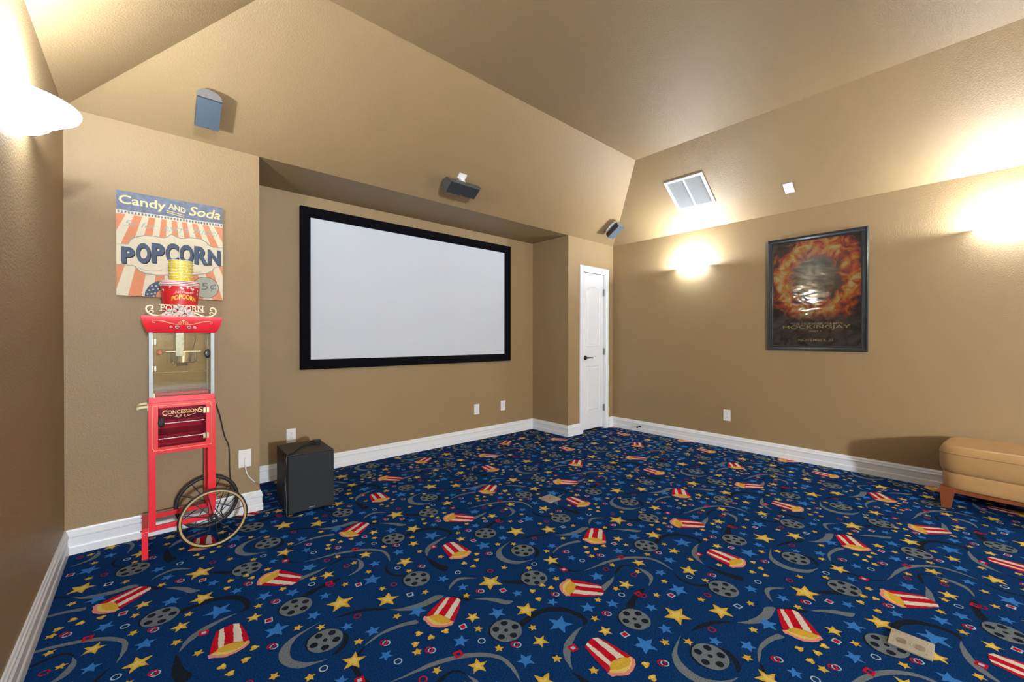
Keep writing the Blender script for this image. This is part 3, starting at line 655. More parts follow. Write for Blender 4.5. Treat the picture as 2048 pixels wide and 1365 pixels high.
# ================================================================ FLOOR PLATES
STEEL = mat('brushed_brass_nickel', (.42, .385, .32, 1), .42, .4, noise=(60, .15))
fp = thing('floor_plate', 'square brushed metal floor plate in the middle of the carpet', 'floor plate', (2.223, 2.093, .0015), -.03)
MB().prism([(-.06, -.0575), (.06, -.0575), (.06, .0575), (-.06, .0575)], 0, .006, lambda p, q, d: (p, q, d)).build('plate', STEEL, fp, bevel=.002)
MB().lathe([(0, .0062), (.005, .0062), (.005, .0075), (0, .0078)], 12).build('screw', SLOT, fp)
for s in (-1, 1): MB().lathe([(0, .0061), (.018, .0061), (.019, .0066), (0, .0068)], 20, c=(s*.025, 0, 0)).build('cover', STEEL, fp, smooth=True)
fp = thing('floor_outlet', 'rectangular brushed metal floor outlet plate near the lower right corner', 'floor plate', (2.209, .169, .0015), 0)
MB().box(-.060, .060, -.062, .062, 0, .007).build('plate', STEEL, fp, bevel=.002)
for s in (-1, 1):
    MB().prism([(.018*math.cos(a), max(-.0135, min(.0135, .019*math.sin(a)))) for a in [2*PI*k/20 for k in range(20)]], .007, .0085, lambda p, q, d, s=s: (p-.012, s*.026+q, d)).build('cover', mat('worn_cover', (.33, .29, .23, 1), .35, .85), fp)
    for q in (-.04, .04): MB().ball((q, s*.045, .007), .0035, 8, 6, (1, 1, .5)).build('screw', CHROME, fp, smooth=True)
MB().ball((-.012, 0, .0075), .0045, 8, 6, (1, 1, .5)).build('screw', CHROME, fp, smooth=True)

# ================================================================ FRAMED POSTER
PFR = mat('dark_blue_black_frame', (.020, .026, .034, 1), .3, noise=(30, .15), coat=.3)
def poster_mat():
    m = bpy.data.materials.new('fiery_print'); m.use_nodes = True; nt = m.node_tree; N = nt.nodes; b = N['Principled BSDF']; b.inputs['Roughness'].default_value = .5
    tc = N.new('ShaderNodeTexCoord'); sep = N.new('ShaderNodeSeparateXYZ'); nt.links.new(tc.outputs['Object'], sep.inputs[0])
    def math_(op, a, b_=None, c=None):
        n = N.new('ShaderNodeMath'); n.operation = op
        for i, v in enumerate((a, b_, c)):
            if v is None: continue
            if isinstance(v, (int, float)): n.inputs[i].default_value = v
            else: nt.links.new(v, n.inputs[i])
        return n.outputs[0]
    # soft fiery halo around a dark smoky middle
    dy = math_('DIVIDE', math_('SUBTRACT', sep.outputs['Y'], 0.0), .30); dz = math_('DIVIDE', math_('SUBTRACT', sep.outputs['Z'], .13), .34)
    r = math_('SQRT', math_('ADD', math_('MULTIPLY', dy, dy), math_('MULTIPLY', dz, dz)))
    nz = N.new('ShaderNodeTexNoise'); nz.inputs['Scale'].default_value = 9; nz.inputs['Detail'].default_value = 7; nz.inputs['Distortion'].default_value = 1.6; nt.links.new(tc.outputs['Object'], nz.inputs['Vector'])
    d = math_('ABSOLUTE', math_('SUBTRACT', r, .92)); h = math_('SUBTRACT', 1.0, math_('DIVIDE', d, .62))
    v = math_('ADD', math_('MULTIPLY', h, .80), math_('MULTIPLY', math_('SUBTRACT', nz.outputs['Fac'], .5), 1.7))
    rp = N.new('ShaderNodeValToRGB'); e = rp.color_ramp.elements
    e[0].position = .05; e[0].color = (.012, .012, .015, 1); e[1].position = .95; e[1].color = (1, .86, .42, 1)
    for p, c in ((.28, (.06, .03, .03, 1)), (.42, (.45, .05, .02, 1)), (.58, (.85, .16, .03, 1)), (.75, (.95, .50, .08, 1))):
        q = e.new(p); q.color = c
    nt.links.new(v, rp.inputs[0])
    # greyer smoke in the middle and the dark lower band for the title
    n2 = N.new('ShaderNodeTexNoise'); n2.inputs['Scale'].default_value = 6; n2.inputs['Detail'].default_value = 6; n2.inputs['Distortion'].default_value = 2.5; nt.links.new(tc.outputs['Object'], n2.inputs['Vector'])
    sm = N.new('ShaderNodeValToRGB'); sm.color_ramp.elements[0].position = .35; sm.color_ramp.elements[0].color = (.02, .02, .025, 1); sm.color_ramp.elements[1].position = .72; sm.color_ramp.elements[1].color = (.20, .20, .22, 1)
    nt.links.new(n2.outputs['Fac'], sm.inputs[0])
    mid = N.new('ShaderNodeMapRange'); mid.inputs[1].default_value = .35; mid.inputs[2].default_value = .75; mid.inputs[3].default_value = 1; mid.inputs[4].default_value = 0; nt.links.new(r, mid.inputs[0])
    low = N.new('ShaderNodeMapRange'); low.inputs[1].default_value = -.17; low.inputs[2].default_value = -.28; nt.links.new(sep.outputs['Z'], low.inputs[0])
    fac = math_('MAXIMUM', mid.outputs[0], low.outputs[0])
    mx = N.new('ShaderNodeMix'); mx.data_type = 'RGBA'; nt.links.new(fac, mx.inputs['Factor']); nt.links.new(rp.outputs[0], mx.inputs['A']); nt.links.new(sm.outputs[0], mx.inputs['B'])
    nt.links.new(mx.outputs['Result'], b.inputs['Base Color']); return m
PC = (XR, 1.031, 1.624)
po = thing('framed_poster', 'framed film poster with fiery orange artwork and gold title lettering on the right wall', 'poster', PC)
fn = lambda p, q, h: (-h, p, q)
frame_mesh(-.389, .389, -.551, .551, [(0, .001), (0, .022), (.006, .028), (.014, .026), (.018, .018), (.034, .016), (.040, .022), (.047, .020), (.049, .008), (.049, .001)], fn).build('frame', PFR, po)
MB().box(-.010, -.004, -.343, .343, -.508, .508).build('print', poster_mat(), po)
GT = mat('gold_title_ink', (.95, .74, .38, 1), .5)
def ptext(txt, ya, yb, za, zb, bold, mt=GT, name='title_lettering'):
    # reading direction runs towards -y on this wall
    w = lambda a, b: (ya+(yb-ya)*a-PC[1], za+(zb-za)*b-PC[2])
    text_mesh(txt, None, lambda p, q, d: (-.0106-d, p, q), 0, bold, warp=w).build(name, mt, po)
ptext('THE HUNGER GAMES:', 1.222, .812, 1.322, 1.340, .002)
ptext('MOCKINGJAY', 1.288, .763, 1.274, 1.317, .004)
ptext('PART 1', 1.070, .978, 1.255, 1.268, .012)
ptext('NOVEMBER 21', 1.157, .891, 1.165, 1.188, .002)
cr = MB(); rnd = random.Random(3)
for zz in (1.230, 1.219, 1.208, 1.197):
    y = 1.29
    while y > .755:
        w_ = rnd.uniform(.006, .022)
        cr.add([(-.0106, a-PC[1], b_-PC[2]) for a, b_ in ((y, zz), (max(y-w_, .75), zz), (max(y-w_, .75), zz+.0045), (y, zz+.0045))], [(0, 1, 2, 3)]); y -= w_+rnd.uniform(.003, .006)
o = cr.build('credit_lines', mat('faint_credit_ink', (.13, .11, .08, 1), .6), po); o['kind'] = 'stuff'
rl = MB(); y = 1.22
while y > .83:
    w_ = rnd.uniform(.02, .05); rl.add([(-.0106, a-PC[1], b_-PC[2]) for a, b_ in ((y, 1.242), (y-w_, 1.242), (y-w_, 1.247), (y, 1.247))], [(0, 1, 2, 3)]); y -= w_+.008
o = rl.build('red_tagline', mat('red_tagline_ink', (.40, .03, .04, 1), .6), po); o['kind'] = 'stuff'
MB().box(-.0145, -.0125, -.342, .342, -.506, .506).build('plastic_glazing', glassy('wrinkled_plastic_sheet', (.97, .97, .97, 1), .015, .05, (4.5, .12, .02)), po)

# ================================================================ POPCORN SIGN (printed canvas)
SX0, SX1, SZ0, SZ1 = -.132, .370, 1.431, 2.034
SY = D0-.032
sg = thing('popcorn_sign', 'vintage square canvas sign reading Candy and Soda, Popcorn, with orange stripes', 'sign', ((SX0+SX1)/2, D0, SZ0))
SC = sg.location.copy()
def spr(lay): return lambda p, q, d: (p-SC.x, SY-.0004*lay-d-SC.y, q-SC.z)
def INK(name, rgb, worn=.12): return mat(name, srgb(*rgb), .75, noise=(45, worn), bump=(400, .2, .001))
IC = INK('canvas_cream', (216, 207, 182), .05); IO = INK('stripe_orange', (212, 138, 100), .12); IN_ = INK('header_slate_blue', (108, 118, 138), .6)
INV = INK('letter_navy', (74, 88, 112), .15); IG = INK('outline_grey', (150, 152, 146), .1); ITL = INK('script_teal', (140, 178, 174), .2); ICR = INK('letter_cream', (222, 204, 150), .06); ICO = INK('coin_grey', (170, 172, 160), .08); IDK = INK('letter_shadow', (52, 48, 46), .1)
MB().box(SX0-SC.x, SX1-SC.x, SY-SC.y, -.001, 0, SZ1-SC.z).build('canvas', IC, sg, bevel=.002)
def poly(pts, lay, mt, name, par=sg, smooth_=False):
    if smooth_: pts = smoothline(list(pts)+[pts[0]], 4)[:-1]
    m = MB(); f_ = spr(lay); m.add([f_(p, q, 0) for p, q in pts], [tuple(range(len(pts)))])
    me = m.mesh(name); bm = bmesh.new(); bm.from_mesh(me); bmesh.ops.triangulate(bm, faces=bm.faces[:], ngon_method='EAR_CLIP'); bm.to_mesh(me); bm.free()
    return link(name, me, mt, par)
SW, SH = SX1-SX0, SZ1-SZ0
uvw = lambda u, v: (SX0+SW*u, SZ1-SH*v)
def ray_u(u, v): return .47+(u-.47)*(v+.58)/(.22+.58)
for a, b_ in ((-.4, -.30), (-.23, -.16), (-.09, .083), (.153, .224), (.282, .341), (.393, .4425), (.49, .54), (.586, .635), (.684, .738), (.79, .853), (.91, 1.02), (1.09, 1.17), (1.25, 1.33)):
    P = [uvw(ray_u(a, .215), .215), uvw(ray_u(b_, .215), .215), uvw(ray_u(b_, 1), 1), uvw(ray_u(a, 1), 1)]
    P = clip(P, SX0+.0005, SX1-.0005, SZ0+.0005, SZ1)
    if len(P) > 2: poly(P, 1, IO, 'stripe')
hb = poly([uvw(.001, .001), uvw(.999, .001), uvw(.999, .178), uvw(.001, .188)], 1, IN_, 'header_band')
poly([uvw(0, .185), uvw(1, .176), uvw(1, .214), uvw(0, .222)], 2, IC, 'film_strip')
fs = MB(); f_ = spr(3)
for k in range(34):
    u = .012+k*.0292; v = .192-.009*u
    fs.add([f_(*uvw(a, b_), 0) for a, b_ in ((u, v), (u+.017, v), (u+.017, v+.022), (u, v+.022))], [(0, 1, 2, 3)])
o = fs.build('film_perforations', IN_, sg); o['kind'] = 'stuff'
def stext(txt, rect, lay, mt, name, bold=.01, shear=0, warp=None, depth=0):
    return text_mesh(txt, rect, spr(lay), depth, bold, shear, 4, warp=warp).build(name, mt, sg)
stext('Candy', (-.120, .086, 1.944, 2.010), 3, ICR, 'lettering', .016)
stext('AND', (.099, .181, 0, 0), 3, ICR, 'lettering', .02, warp=lambda a, b_: (.099+.082*a, 1.972-.014*a+(.036-.004*a)*b_))
stext('Soda', (.196, .357, 1.952, 2.010), 3, ICR, 'lettering', .016, .25)
for dz in (0, .011): poly([(.090, 1.962-dz), (.174, 1.947-dz), (.174, 1.943-dz), (.090, 1.957-dz)], 3, ICR, 'underline')
# extra-butter line
stext('5\u00a2 for', (-.100, .050, 1.826, 1.868), 3, ITL, 'script_lettering', -.008, .35)
stext('extra', (.076, .193, 1.832, 1.868), 3, ITL, 'script_lettering', -.008, .35)
stext('butter', (.218, .357, 1.842, 1.884), 3, ITL, 'script_lettering', -.008, .35)
CART = [(-.131, 1.723), (-.079, 1.728), (-.07, 1.754), (-.052, 1.771), (-.012, 1.788), (.034, 1.791), (.076, 1.788), (.095, 1.798), (.112, 1.817), (.133, 1.805), (.158, 1.797), (.203, 1.81), (.249, 1.811), (.28, 1.796), (.301, 1.773), (.323, 1.767), (.3695, 1.772), (.3695, 1.656), (.323, 1.641), (.312, 1.62), (.285, 1.601), (.213, 1.584), (.113, 1.573), (.047, 1.566), (-.004, 1.57), (-.031, 1.582), (-.051, 1.607), (-.066, 1.611), (-.131, 1.609)]
gc = (.115, 1.69)
poly([(max(SX0, min(SX1, gc[0]+(p-gc[0])*1.025)), gc[1]+(q-gc[1])*1.05) for p, q in CART], 2, IG, 'cartouche_outline')
poly(CART, 3, IC, 'cartouche')
for s, ox in ((1, .0), (1, .19)):
    ribbon(smoothline([(.02+ox-.06, 1.598), (.02+ox-.02, 1.585+ox*.05), (.02+ox+.03, 1.590+ox*.06), (.02+ox+.05, 1.600+ox*.06)], 6), .0013, spr(4)).build('flourish', IG, sg)
for ch, x0, x1, z0, z1 in (('P', -.110, -.054, 1.617, 1.712), ('O', -.047, .016, 1.626, 1.744), ('P', .020, .079, 1.635, 1.752), ('C', .084, .145, 1.640, 1.763), ('O', .150, .218, 1.645, 1.764), ('R', .222, .292, 1.652, 1.763), ('N', .290, .355, 1.655, 1.752)):
    L = text_mesh(ch, (x0, x1, z0, z1), spr(4), .009, .045, 0, 5).build('letter', INV, sg)
    text_mesh(ch, (x0+.004, x1+.004, z0-.004, z1-.004), spr(4), .001, .045, 0, 5).build('letter_shadow', IDK, L)
poly([(-.011, 1.433), (-.008, 1.461), (.01, 1.499), (.038, 1.523), (.075, 1.535), (.110, 1.530), (.135, 1.510), (.120, 1.485), (.09, 1.492), (.061, 1.476), (.044, 1.459), (.04, 1.433)], 3, INV, 'polka_dot_curl')
dots = MB(); f_ = spr(4)
for (p, q) in ((.002, 1.447), (.010, 1.470), (.020, 1.450), (.028, 1.476), (.022, 1.497), (.036, 1.455), (.040, 1.498), (.050, 1.482), (.056, 1.512), (.068, 1.492), (.078, 1.520), (.030, 1.437), (.095, 1.505)):
    dots.add([f_(p+.0042*math.cos(2*PI*k/10), q+.0042*math.sin(2*PI*k/10), 0) for k in range(10)], [tuple(range(10))])
o = dots.build('polka_dots', IC, sg); o['kind'] = 'stuff'
poly([(.280+.068*math.cos(2*PI*k/28), 1.508+.068*math.sin(2*PI*k/28)) for k in range(28)], 3, IDK, 'coin_outline')
poly([(.280+.0655*math.cos(2*PI*k/28), 1.508+.0655*math.sin(2*PI*k/28)) for k in range(28)], 4, ICO, 'coin')
stext('15\u00a2', None, 5, mat('coin_number_ink', srgb(112, 116, 108), .7), 'coin_number', .0, warp=lambda a, b_: (.228+.106*a, 1.476+.014*a+.055*b_))

# ================================================================ POPCORN CART (red stand with wheels)
CX, CY = .150, 2.93                                     # centre line and front plane
ct = thing('popcorn_cart', 'red metal popcorn cart with spoked wheels and a concessions cabinet', 'cart', (CX, CY, 0))
W2 = .147; DEP = .235
# cabinet shell (open front behind the door pane)
fz0, fz1 = .558, .836
MB().box(-W2, W2, DEP-.006, DEP, fz0, fz1).box(-W2, -W2+.005, .004, DEP-.006, fz0, fz1).box(W2-.005, W2, .004, DEP-.006, fz0, fz1).box(-W2+.005, W2-.005, .004, DEP-.006, fz1-.006, fz1).box(-W2+.005, W2-.005, .004, DEP-.006, fz0, fz0+.006).build('cabinet', REDIN, ct)
wx0, wx1, wz0, wz1 = -.106, .098, .594, .806
ff = MB().box(-W2, wx0, -.003, .004, fz0, fz1).box(wx1, W2, -.003, .004, fz0, fz1).box(wx0, wx1, -.003, .004, fz0, wz0).box(wx0, wx1, -.003, .004, wz1, fz1).build('face_frame', RED, ct, bevel=.001)
for z in (.655, .735):
    sh = MB().box(wx0-.03, wx1+.04, .006, DEP-.008, z-.0015, z+.0015).build('shelf', REDIN, ct)
dp = MB().box(wx0-.001, wx1+.004, -.0085, -.005, wz0+.006, wz1-.001).build('door_pane', glassy('smoked_plum_acrylic', (.84, .58, .64, 1), .0, .04, dirt_tint=((.22, .02, .05, 1), 4, .22)), ct)  # plum diffuse film brightens the pane over the unlit cabinet
for z in (.640, .722):  # shelf rails, set in front of the pane so they show bright
    ts = MB().box(wx0+.002, wx1-.004, -.0098, -.0086, z-.0016, z+.0016).build('shelf_rail', PLASTIC, dp)
    for q in (-.08, -.02, .04, .085): MB().ball((q, -.0098, z+.002), .0024, 6, 4).build('rivet', PLASTIC, dp)
cfn = lambda yy: (lambda p, q, d: (p, yy-d, q))
text_mesh('C', (-.090, -.069, .764, .793), cfn(-.0089), 0, .012, 0, 4).build('door_lettering', GOLD, dp)
text_mesh('ONCESSION', (-.067, .066, .770, .791), cfn(-.0089), 0, .012, 0, 4).build('door_lettering', GOLD, dp)
text_mesh('S', (.067, .086, .767, .797), cfn(-.0089), 0, .012, 0, 4).build('door_lettering', GOLD, dp)
for s in (-1, 1):
    P = smoothline([(s*.006-.004, .757), (s*.012-.004, .750), (s*.022-.004, .752), (s*.040-.004, .759), (s*.058-.004, .765)], 6)
    ribbon(P, .0011, cfn(-.0089)).build('door_scroll', GOLD, dp)
    ribbon(spiral(s*.010-.004, .758, .0055, .001, PI/2, PI/2+s*4.6*PI/2), .0009, cfn(-.0089)).build('door_scroll', GOLD, dp)
    ribbon(spiral(s*.026-.004, .760, .0045, .001, -PI/2, -PI/2-s*4.2*PI/2), .0008, cfn(-.0089)).build('door_scroll', GOLD, dp)
def hinge(par, x, yy, z, w=.013, h=.015):
    hg = MB().box(x-w, x+w, yy-.0025, yy, z-h, z+h).tube([(x, yy-.003, z-h), (x, yy-.003, z+h)], .0028, 8).build('hinge', BRASS, par)
    for a in (-.6, .6):
        for b_ in (-.65, .65): MB().ball((x+a*w, yy-.0025, z+b_*h), .0018, 6, 4).build('rivet', CHROME, hg)
hinge(ct, wx1+.004, -.0085, .776); hinge(ct, wx1+.003, -.0085, .632)
def turn_knob(par, x, yy, z):
    k = MB().lathe([(0, 0), (.013, 0), (.014, .006), (.010, .011), (0, .012)], 20, sy=1.0); k.v = [(x+a*1.0, yy-c_, z+b_*1.9) for a, b_, c_ in k.v]
    kn = k.build('latch_knob', BLKPL, par, smooth=True)
    MB().box(x-.003, x+.003, yy-.016, yy-.009, z-.017, z+.017).build('grip', BLKPL, kn, bevel=.002)
turn_knob(ct, wx0+.012, -.0085, .728)
# gold pinstripe round the face
for a, b_ in (((-.128, .600), (-.128, .820)), ((-.128, .820), (.075, .820)), ((.128, .793), (.128, .578)), ((.128, .578), (-.075, .578))):
    ribbon([a, b_], .0009, cfn(-.0034)).build('pinstripe', GOLD, ff)
for P in ([(.078, .820), (.090, .823), (.105, .819), (.118, .822), (.124, .820)], [(.126, .818), (.123, .808), (.129, .800), (.128, .793)], [(-.128, .600), (-.129, .592), (-.123, .582), (-.126, .575)], [(-.120, .577), (-.105, .580), (-.092, .576), (-.076, .578)]):
    ribbon(smoothline(P, 5), .0010, cfn(-.0034)).build('pinstripe_flourish', GOLD, ff)
# uprights, lower rails, left cross rail, feet
for yy in (0, DEP-.03):
    MB().box(-W2, -W2+.030, yy, yy+.028, .145, fz0).build('upright', RED, ct, bevel=.001)
    m = MB().box(W2-.036, W2, yy, yy+.028, .225, fz0)
    m.prism([(W2-.036, .2255), (W2, .2255), (W2-.012, .150), (W2-.024, .150)], yy, yy+.028, lambda p, q, d: (p, d, q)); m.build('upright', RED, ct, bevel=.001)
    MB().box(-W2+.030, W2-.022, yy+.002, yy+.024, .146, .170).build('lower_rail', RED, ct, bevel=.001)
MB().box(-W2-.027, -W2-.001, -.002, DEP+.004, .150, .172).build('cross_rail', RED, ct, bevel=.001)
for yy in (-.006, DEP-.022):
    lg = MB().box(-W2-.027, -W2-.002, yy, yy+.024, .004, .152).build('foot_leg', RED, ct, bevel=.001)
    MB().box(-W2-.0285, -W2-.0005, yy-.0015, yy+.0255, .002, .010).build('foot_cap', RUBBER, lg)
    MB().ball((-W2-.0145, yy, .138), .005, 8, 6).build('bolt', CHROME, lg, smooth=True)
    MB().ball((-W2-.029, yy+.012, .160), .0045, 8, 6).build('bolt', CHROME, lg, smooth=True)
# wheels on an axle along y
AX, AZ, RW_ = .131, .1665, .164
MB().tube([(AX, -.066, AZ), (AX, DEP+.030, AZ)], .006, 10).build('axle', BLKPL, ct)
def wheel(yy, off):
    w = MB().ring((AX, yy, AZ), RW_-.0105, .0105, 'y', 56, 10, .85).build('wheel', RUBBER, ct, smooth=True)
    mb = MB()
    for k in range(56):
        a, b_ = 2*PI*k/56, 2*PI*(k+1)/56
        mb.add([(AX+r*math.cos(g), yy-.0088-(.0 if r < RW_-.010 else 0), AZ+r*math.sin(g)) for r, g in ((RW_-.017, a), (RW_-.0045, a), (RW_-.0045, b_), (RW_-.017, b_))], [(0, 1, 2, 3)])
    if yy < .1:
        tb = MB().ring((AX, yy-.006, AZ), RW_-.0125, .0056, 'y', 56, 8, .7).build('tan_band', TAN, w, smooth=True)
    MB().tube([(AX, yy-.016, AZ), (AX, yy+.014, AZ)], .0195, 20).build('hub', BLKPL, w, bevel=.004)
    MB().ball((AX, yy-.016, AZ), .0085, 12, 8, (1, .5, 1)).build('hub_cap', SILVER, w, smooth=True)
    for k in range(12):
        a = off+k*PI/6; MB().tube([(AX+.016*math.cos(a), yy, AZ+.016*math.sin(a)), (AX+(RW_-.016)*math.cos(a), yy, AZ+(RW_-.016)*math.sin(a))], .0024, 6).build('spoke', BLKPL, w)
wheel(-.060, .20); wheel(DEP+.022, .05)
# cream push handle on the left side
hp = smoothline([(-W2, .03, .815), (-W2-.030, .03, .813), (-W2-.043, .045, .805), (-W2-.043, .11, .803), (-W2-.043, .17, .805), (-W2-.030, .19, .813), (-W2, .19, .815)], 5)
MB().tube(hp, .0085, 10).build('push_handle', CREAM, ct, smooth=True)
MB().box(-W2-.004, -W2, .015, .20, .795, .832).build('handle_mount', CREAM, ct, bevel=.002)

# ================================================================ POPCORN POPPER (glass cabinet on the cart)
pp = thing('popcorn_popper', 'red and glass popcorn popper with kettle standing on the red cart', 'popcorn machine', (CX, CY, fz1))
PZ = -fz1
pb = MB().box(-W2+.002, W2-.004, .002, DEP-.004, fz1+PZ+.0005, .866+PZ).build('base_tray', RED, pp, bevel=.001)
MB().box(-.118, .118, .05, DEP-.03, .867+PZ, .884+PZ).build('crumb_tray', REDIN, pp, bevel=.002)
gz0, gz1 = .866+PZ, 1.216+PZ
for x in (-W2+.012, W2-.014):
    for yy in (.010, DEP-.014):
        MB().box(x-.009, x+.009, yy-.007, yy+.007, gz0, gz1).build('corner_post', POSTM, pp, bevel=.001)
GL = glassy('greasy_glass', (.93, .90, .80, 1), .0, .05, dirt_tint=((.40, .36, .26, 1), 160, .22))
MB().box(-W2+.021, W2-.023, .004, .007, gz0+.002, gz1-.004).build('glass_door', GL, pp)
MB().box(-W2+.005, -W2+.008, .018, DEP-.022, gz0, gz1).build('side_glass', GL, pp)
MB().box(W2-.010, W2-.007, .018, DEP-.022, gz0, gz1).build('side_glass', GL, pp)
MB().box(-W2+.021, W2-.023, DEP-.012, DEP-.009, gz0, gz1).build('back_glass', GL, pp)
MB().tube([(-W2+.02, DEP-.014, .985+PZ), (W2-.022, DEP-.014, .985+PZ)], .0018, 6).build('back_ledge', CREAM, pp)
hinge(pp, -W2+.024, .003, 1.165+PZ, .008, .013); hinge(pp, -W2+.024, .003, 1.020+PZ, .008, .013)
turn_knob(pp, W2-.038, .003, 1.098+PZ)
# canopy with flared cove sides
prof = [(1.216, 0), (1.221, .001), (1.226, .006), (1.236, .011), (1.250, .017), (1.268, .0225), (1.288, .027), (1.305, .0285)]
def canopy():
    mb = MB(); V = []
    for z, o_ in prof:
        V += [(-W2+.000-o_, -.002-o_*.9, z+PZ), (W2+.001+o_, -.002-o_*.9, z+PZ), (W2+.001+o_, DEP-.002, z+PZ), (-W2-o_, DEP-.002, z+PZ)]
    n = len(prof); F_ = [(0, 3, 2, 1), tuple(4*(n-1)+i for i in range(4))]
    for r in range(n-1):
        for i in range(4): F_.append((4*r+i, 4*r+(i+1) % 4, 4*r+4+(i+1) % 4, 4*r+4+i))
    return mb.add(V, F_)
can = canopy().build('canopy', RED, pp, bevel=.0008)
def on_can(p, q, d=0):
    zs = q; 
    for (z0, o0), (z1, o1) in zip(prof, prof[1:]):
        if z0 <= zs <= z1: o_ = o0+(o1-o0)*(zs-z0)/(z1-z0); break
    else: o_ = prof[-1][1]
    return (p, -.002-o_*.9-.0009-d, q+PZ)
for s in (-1, 1):
    P = smoothline([(s*.004, 1.262), (s*.030, 1.261), (s*.058, 1.268), (s*.085, 1.277), (s*.108, 1.281), (s*.121, 1.279)], 7); n = len(P)
    ribbon(P, [.0008+.0013*math.sin(PI*i/(n-1)) for i in range(n)], on_can).build('gold_scroll', GOLD, can)
    ribbon(spiral(s*.122, 1.272, .0078, .0015, PI/2, PI/2-s*5.5, 24), .0010, on_can).build('gold_scroll', GOLD, can)
    ribbon(spiral(s*.0125, 1.270, .0088, .0015, -PI/2, -PI/2+s*7.5, 30), .0012, on_can).build('gold_scroll', GOLD, can)
m = MB(); m.add([on_can(*q) for q in ((-.0012, 1.262), (.0012, 1.262), (.002, 1.277), (.008, 1.281), (0, 1.289), (-.008, 1.281), (-.002, 1.277))], [tuple(range(7))]); m.build('gold_fleuron', GOLD, can)
for x in (-.027, .026):
    yc = on_can(x, 1.246)
    sw = MB().tube([(x, yc[1]+.002, 1.246+PZ), (x, yc[1]-.005, 1.246+PZ)], .0105, 18).build('rocker_switch', mat('dark_red_bezel', (.10, .008, .01, 1), .3), can, bevel=.0015)
    MB().ball((x, yc[1]-.004, 1.246+PZ), .0075, 12, 8, (1, .6, .8)).build('switch_lens', mat('red_lens', (.45, .06, .03, 1), .2, coat=.5), sw, smooth=True)
ic = ribbon([(-.052+.0042*math.cos(2*PI*k/16), 1.247+.0042*math.sin(2*PI*k/16)) for k in range(17)], .0014, on_can); ic.build('switch_icon', PLASTIC, can)
ic = MB()
for a, b_, r in ((.046, 1.249, .0032), (.050, 1.250, .0028), (.054, 1.247, .0026)): ic.add([on_can(a+r*math.cos(2*PI*k/10), b_+r*math.sin(2*PI*k/10)) for k in range(10)], [tuple(range(10))])
ic.v += []; ic.build('switch_icon', PLASTIC, can)
ribbon([(.045, 1.243), (.046, 1.240), (.056, 1.240), (.060, 1.2425)], .0008, on_can).build('switch_icon', PLASTIC, can)
# kettle hung inside
KX, KY, KZ = .004, .115, 1.075+PZ
ke = MB().lathe([(0, -.030), (.062, -.030), (.066, -.026), (.066, .034), (.064, .036), (.062, .034), (.062, -.024), (0, -.026)], 32, c=(KX, KY, KZ)).build('kettle', CHROME, pp, smooth=True)
MB().lathe([(0, -.046), (.026, -.046), (.028, -.030), (0, -.030)], 24, c=(KX-.006, KY, KZ)).build('heater_base', BLKPL, ke, smooth=True)
MB().tube([(KX-.045, KY-.055, KZ+.033), (KX-.095, KY-.060, KZ+.032)], .0028, 8).build('tilt_rod', CHROME, ke)
MB().ball((KX-.105, KY-.060, KZ+.032), .0135, 16, 10).build('red_knob', mat('red_bakelite_knob', (.72, .06, .03, 1), .2, coat=.4), ke, smooth=True)
MB().box(KX-.075, KX+.078, KY-.068, KY-.062, KZ+.034, KZ+.037).build('cross_bar', CHROME, ke)
MB().tube([(KX+.045, KY-.066, KZ+.032), (KX+.012, KY-.068, KZ-.018)], .003, 6).build('stir_arm', CHROME, ke)
MB().box(-.030, .004, .040, .044, 1.085+PZ, gz1).build('hanger_plate', mat('galvanised_plate', (.36, .42, .48, 1), .45, .6, noise=(60, .3)), pp, bevel=.001)
MB().tube(smoothline([(KX+.045, KY, KZ+.03), (KX+.050, KY+.01, KZ+.06), (KX+.060, KY+.02, KZ+.10), (KX+.058, KY+.03, gz1)], 5), .0028, 6).build('kettle_cord', RUBBER, pp)
# marquee: scrollwork, lettering and a heap of popcorn, standing on the canopy
MQ = 1.305+PZ; MY = .045
mq = MB().box(-.130, .132, MY-.012, MY+.012, MQ, MQ+.003).build('marquee', CREAM, pp)
mfn = lambda p, q, d: (p, MY+.0015-d, q+MQ)
def stroke(pts, w, name='scroll'):
    P = pts; n = len(P); mb = MB(); V = []
    for i, (p, q) in enumerate(P):
        a = P[max(i-1, 0)]; b_ = P[min(i+1, n-1)]; dx, dz = b_[0]-a[0], b_[1]-a[1]; L = math.hypot(dx, dz) or 1; ww = w[i] if isinstance(w, list) else w
        for sg_ in (1, -1):
            for dd in (0, .003): V.append(mfn(p-sg_*dz/L*ww, q+sg_*dx/L*ww, dd))
    F_ = []
    for i in range(n-1):
        o_ = 4*i; F_ += [(o_, o_+4, o_+5, o_+1), (o_+1, o_+5, o_+7, o_+3), (o_+3, o_+7, o_+6, o_+2), (o_+2, o_+6, o_+4, o_)]
    F_ += [(0, 1, 3, 2), (4*n-4, 4*n-2, 4*n-1, 4*n-3)]
    return mb.add(V, F_).build(name, CREAM, mq)
for s in (-1, 1):
    c0 = [(s*.020, .004), (s*.060, .003), (s*.100, .003), (s*.128, .008), (s*.148, .022), (s*.154, .040), (s*.148, .054), (s*.136, .058), (s*.127, .052), (s*.128, .043), (s*.135, .042)]
    P = smoothline(c0, 5); n = len(P); stroke(P, [.0045-.0022*i/n for i in range(n)])
    stroke(smoothline([(s*.146, .016), (s*.140, .028), (s*.130, .032), (s*.124, .026), (s*.128, .020)], 5), .0020)
    stroke(smoothline([(s*.104, .005), (s*.086, .010), (s*.066, .020), (s*.050, .026)], 5), .0032)
    stroke(smoothline([(s*.062, .020), (s*.050, .018), (s*.046, .010), (s*.054, .006), (s*.060, .011)], 5), .0018)
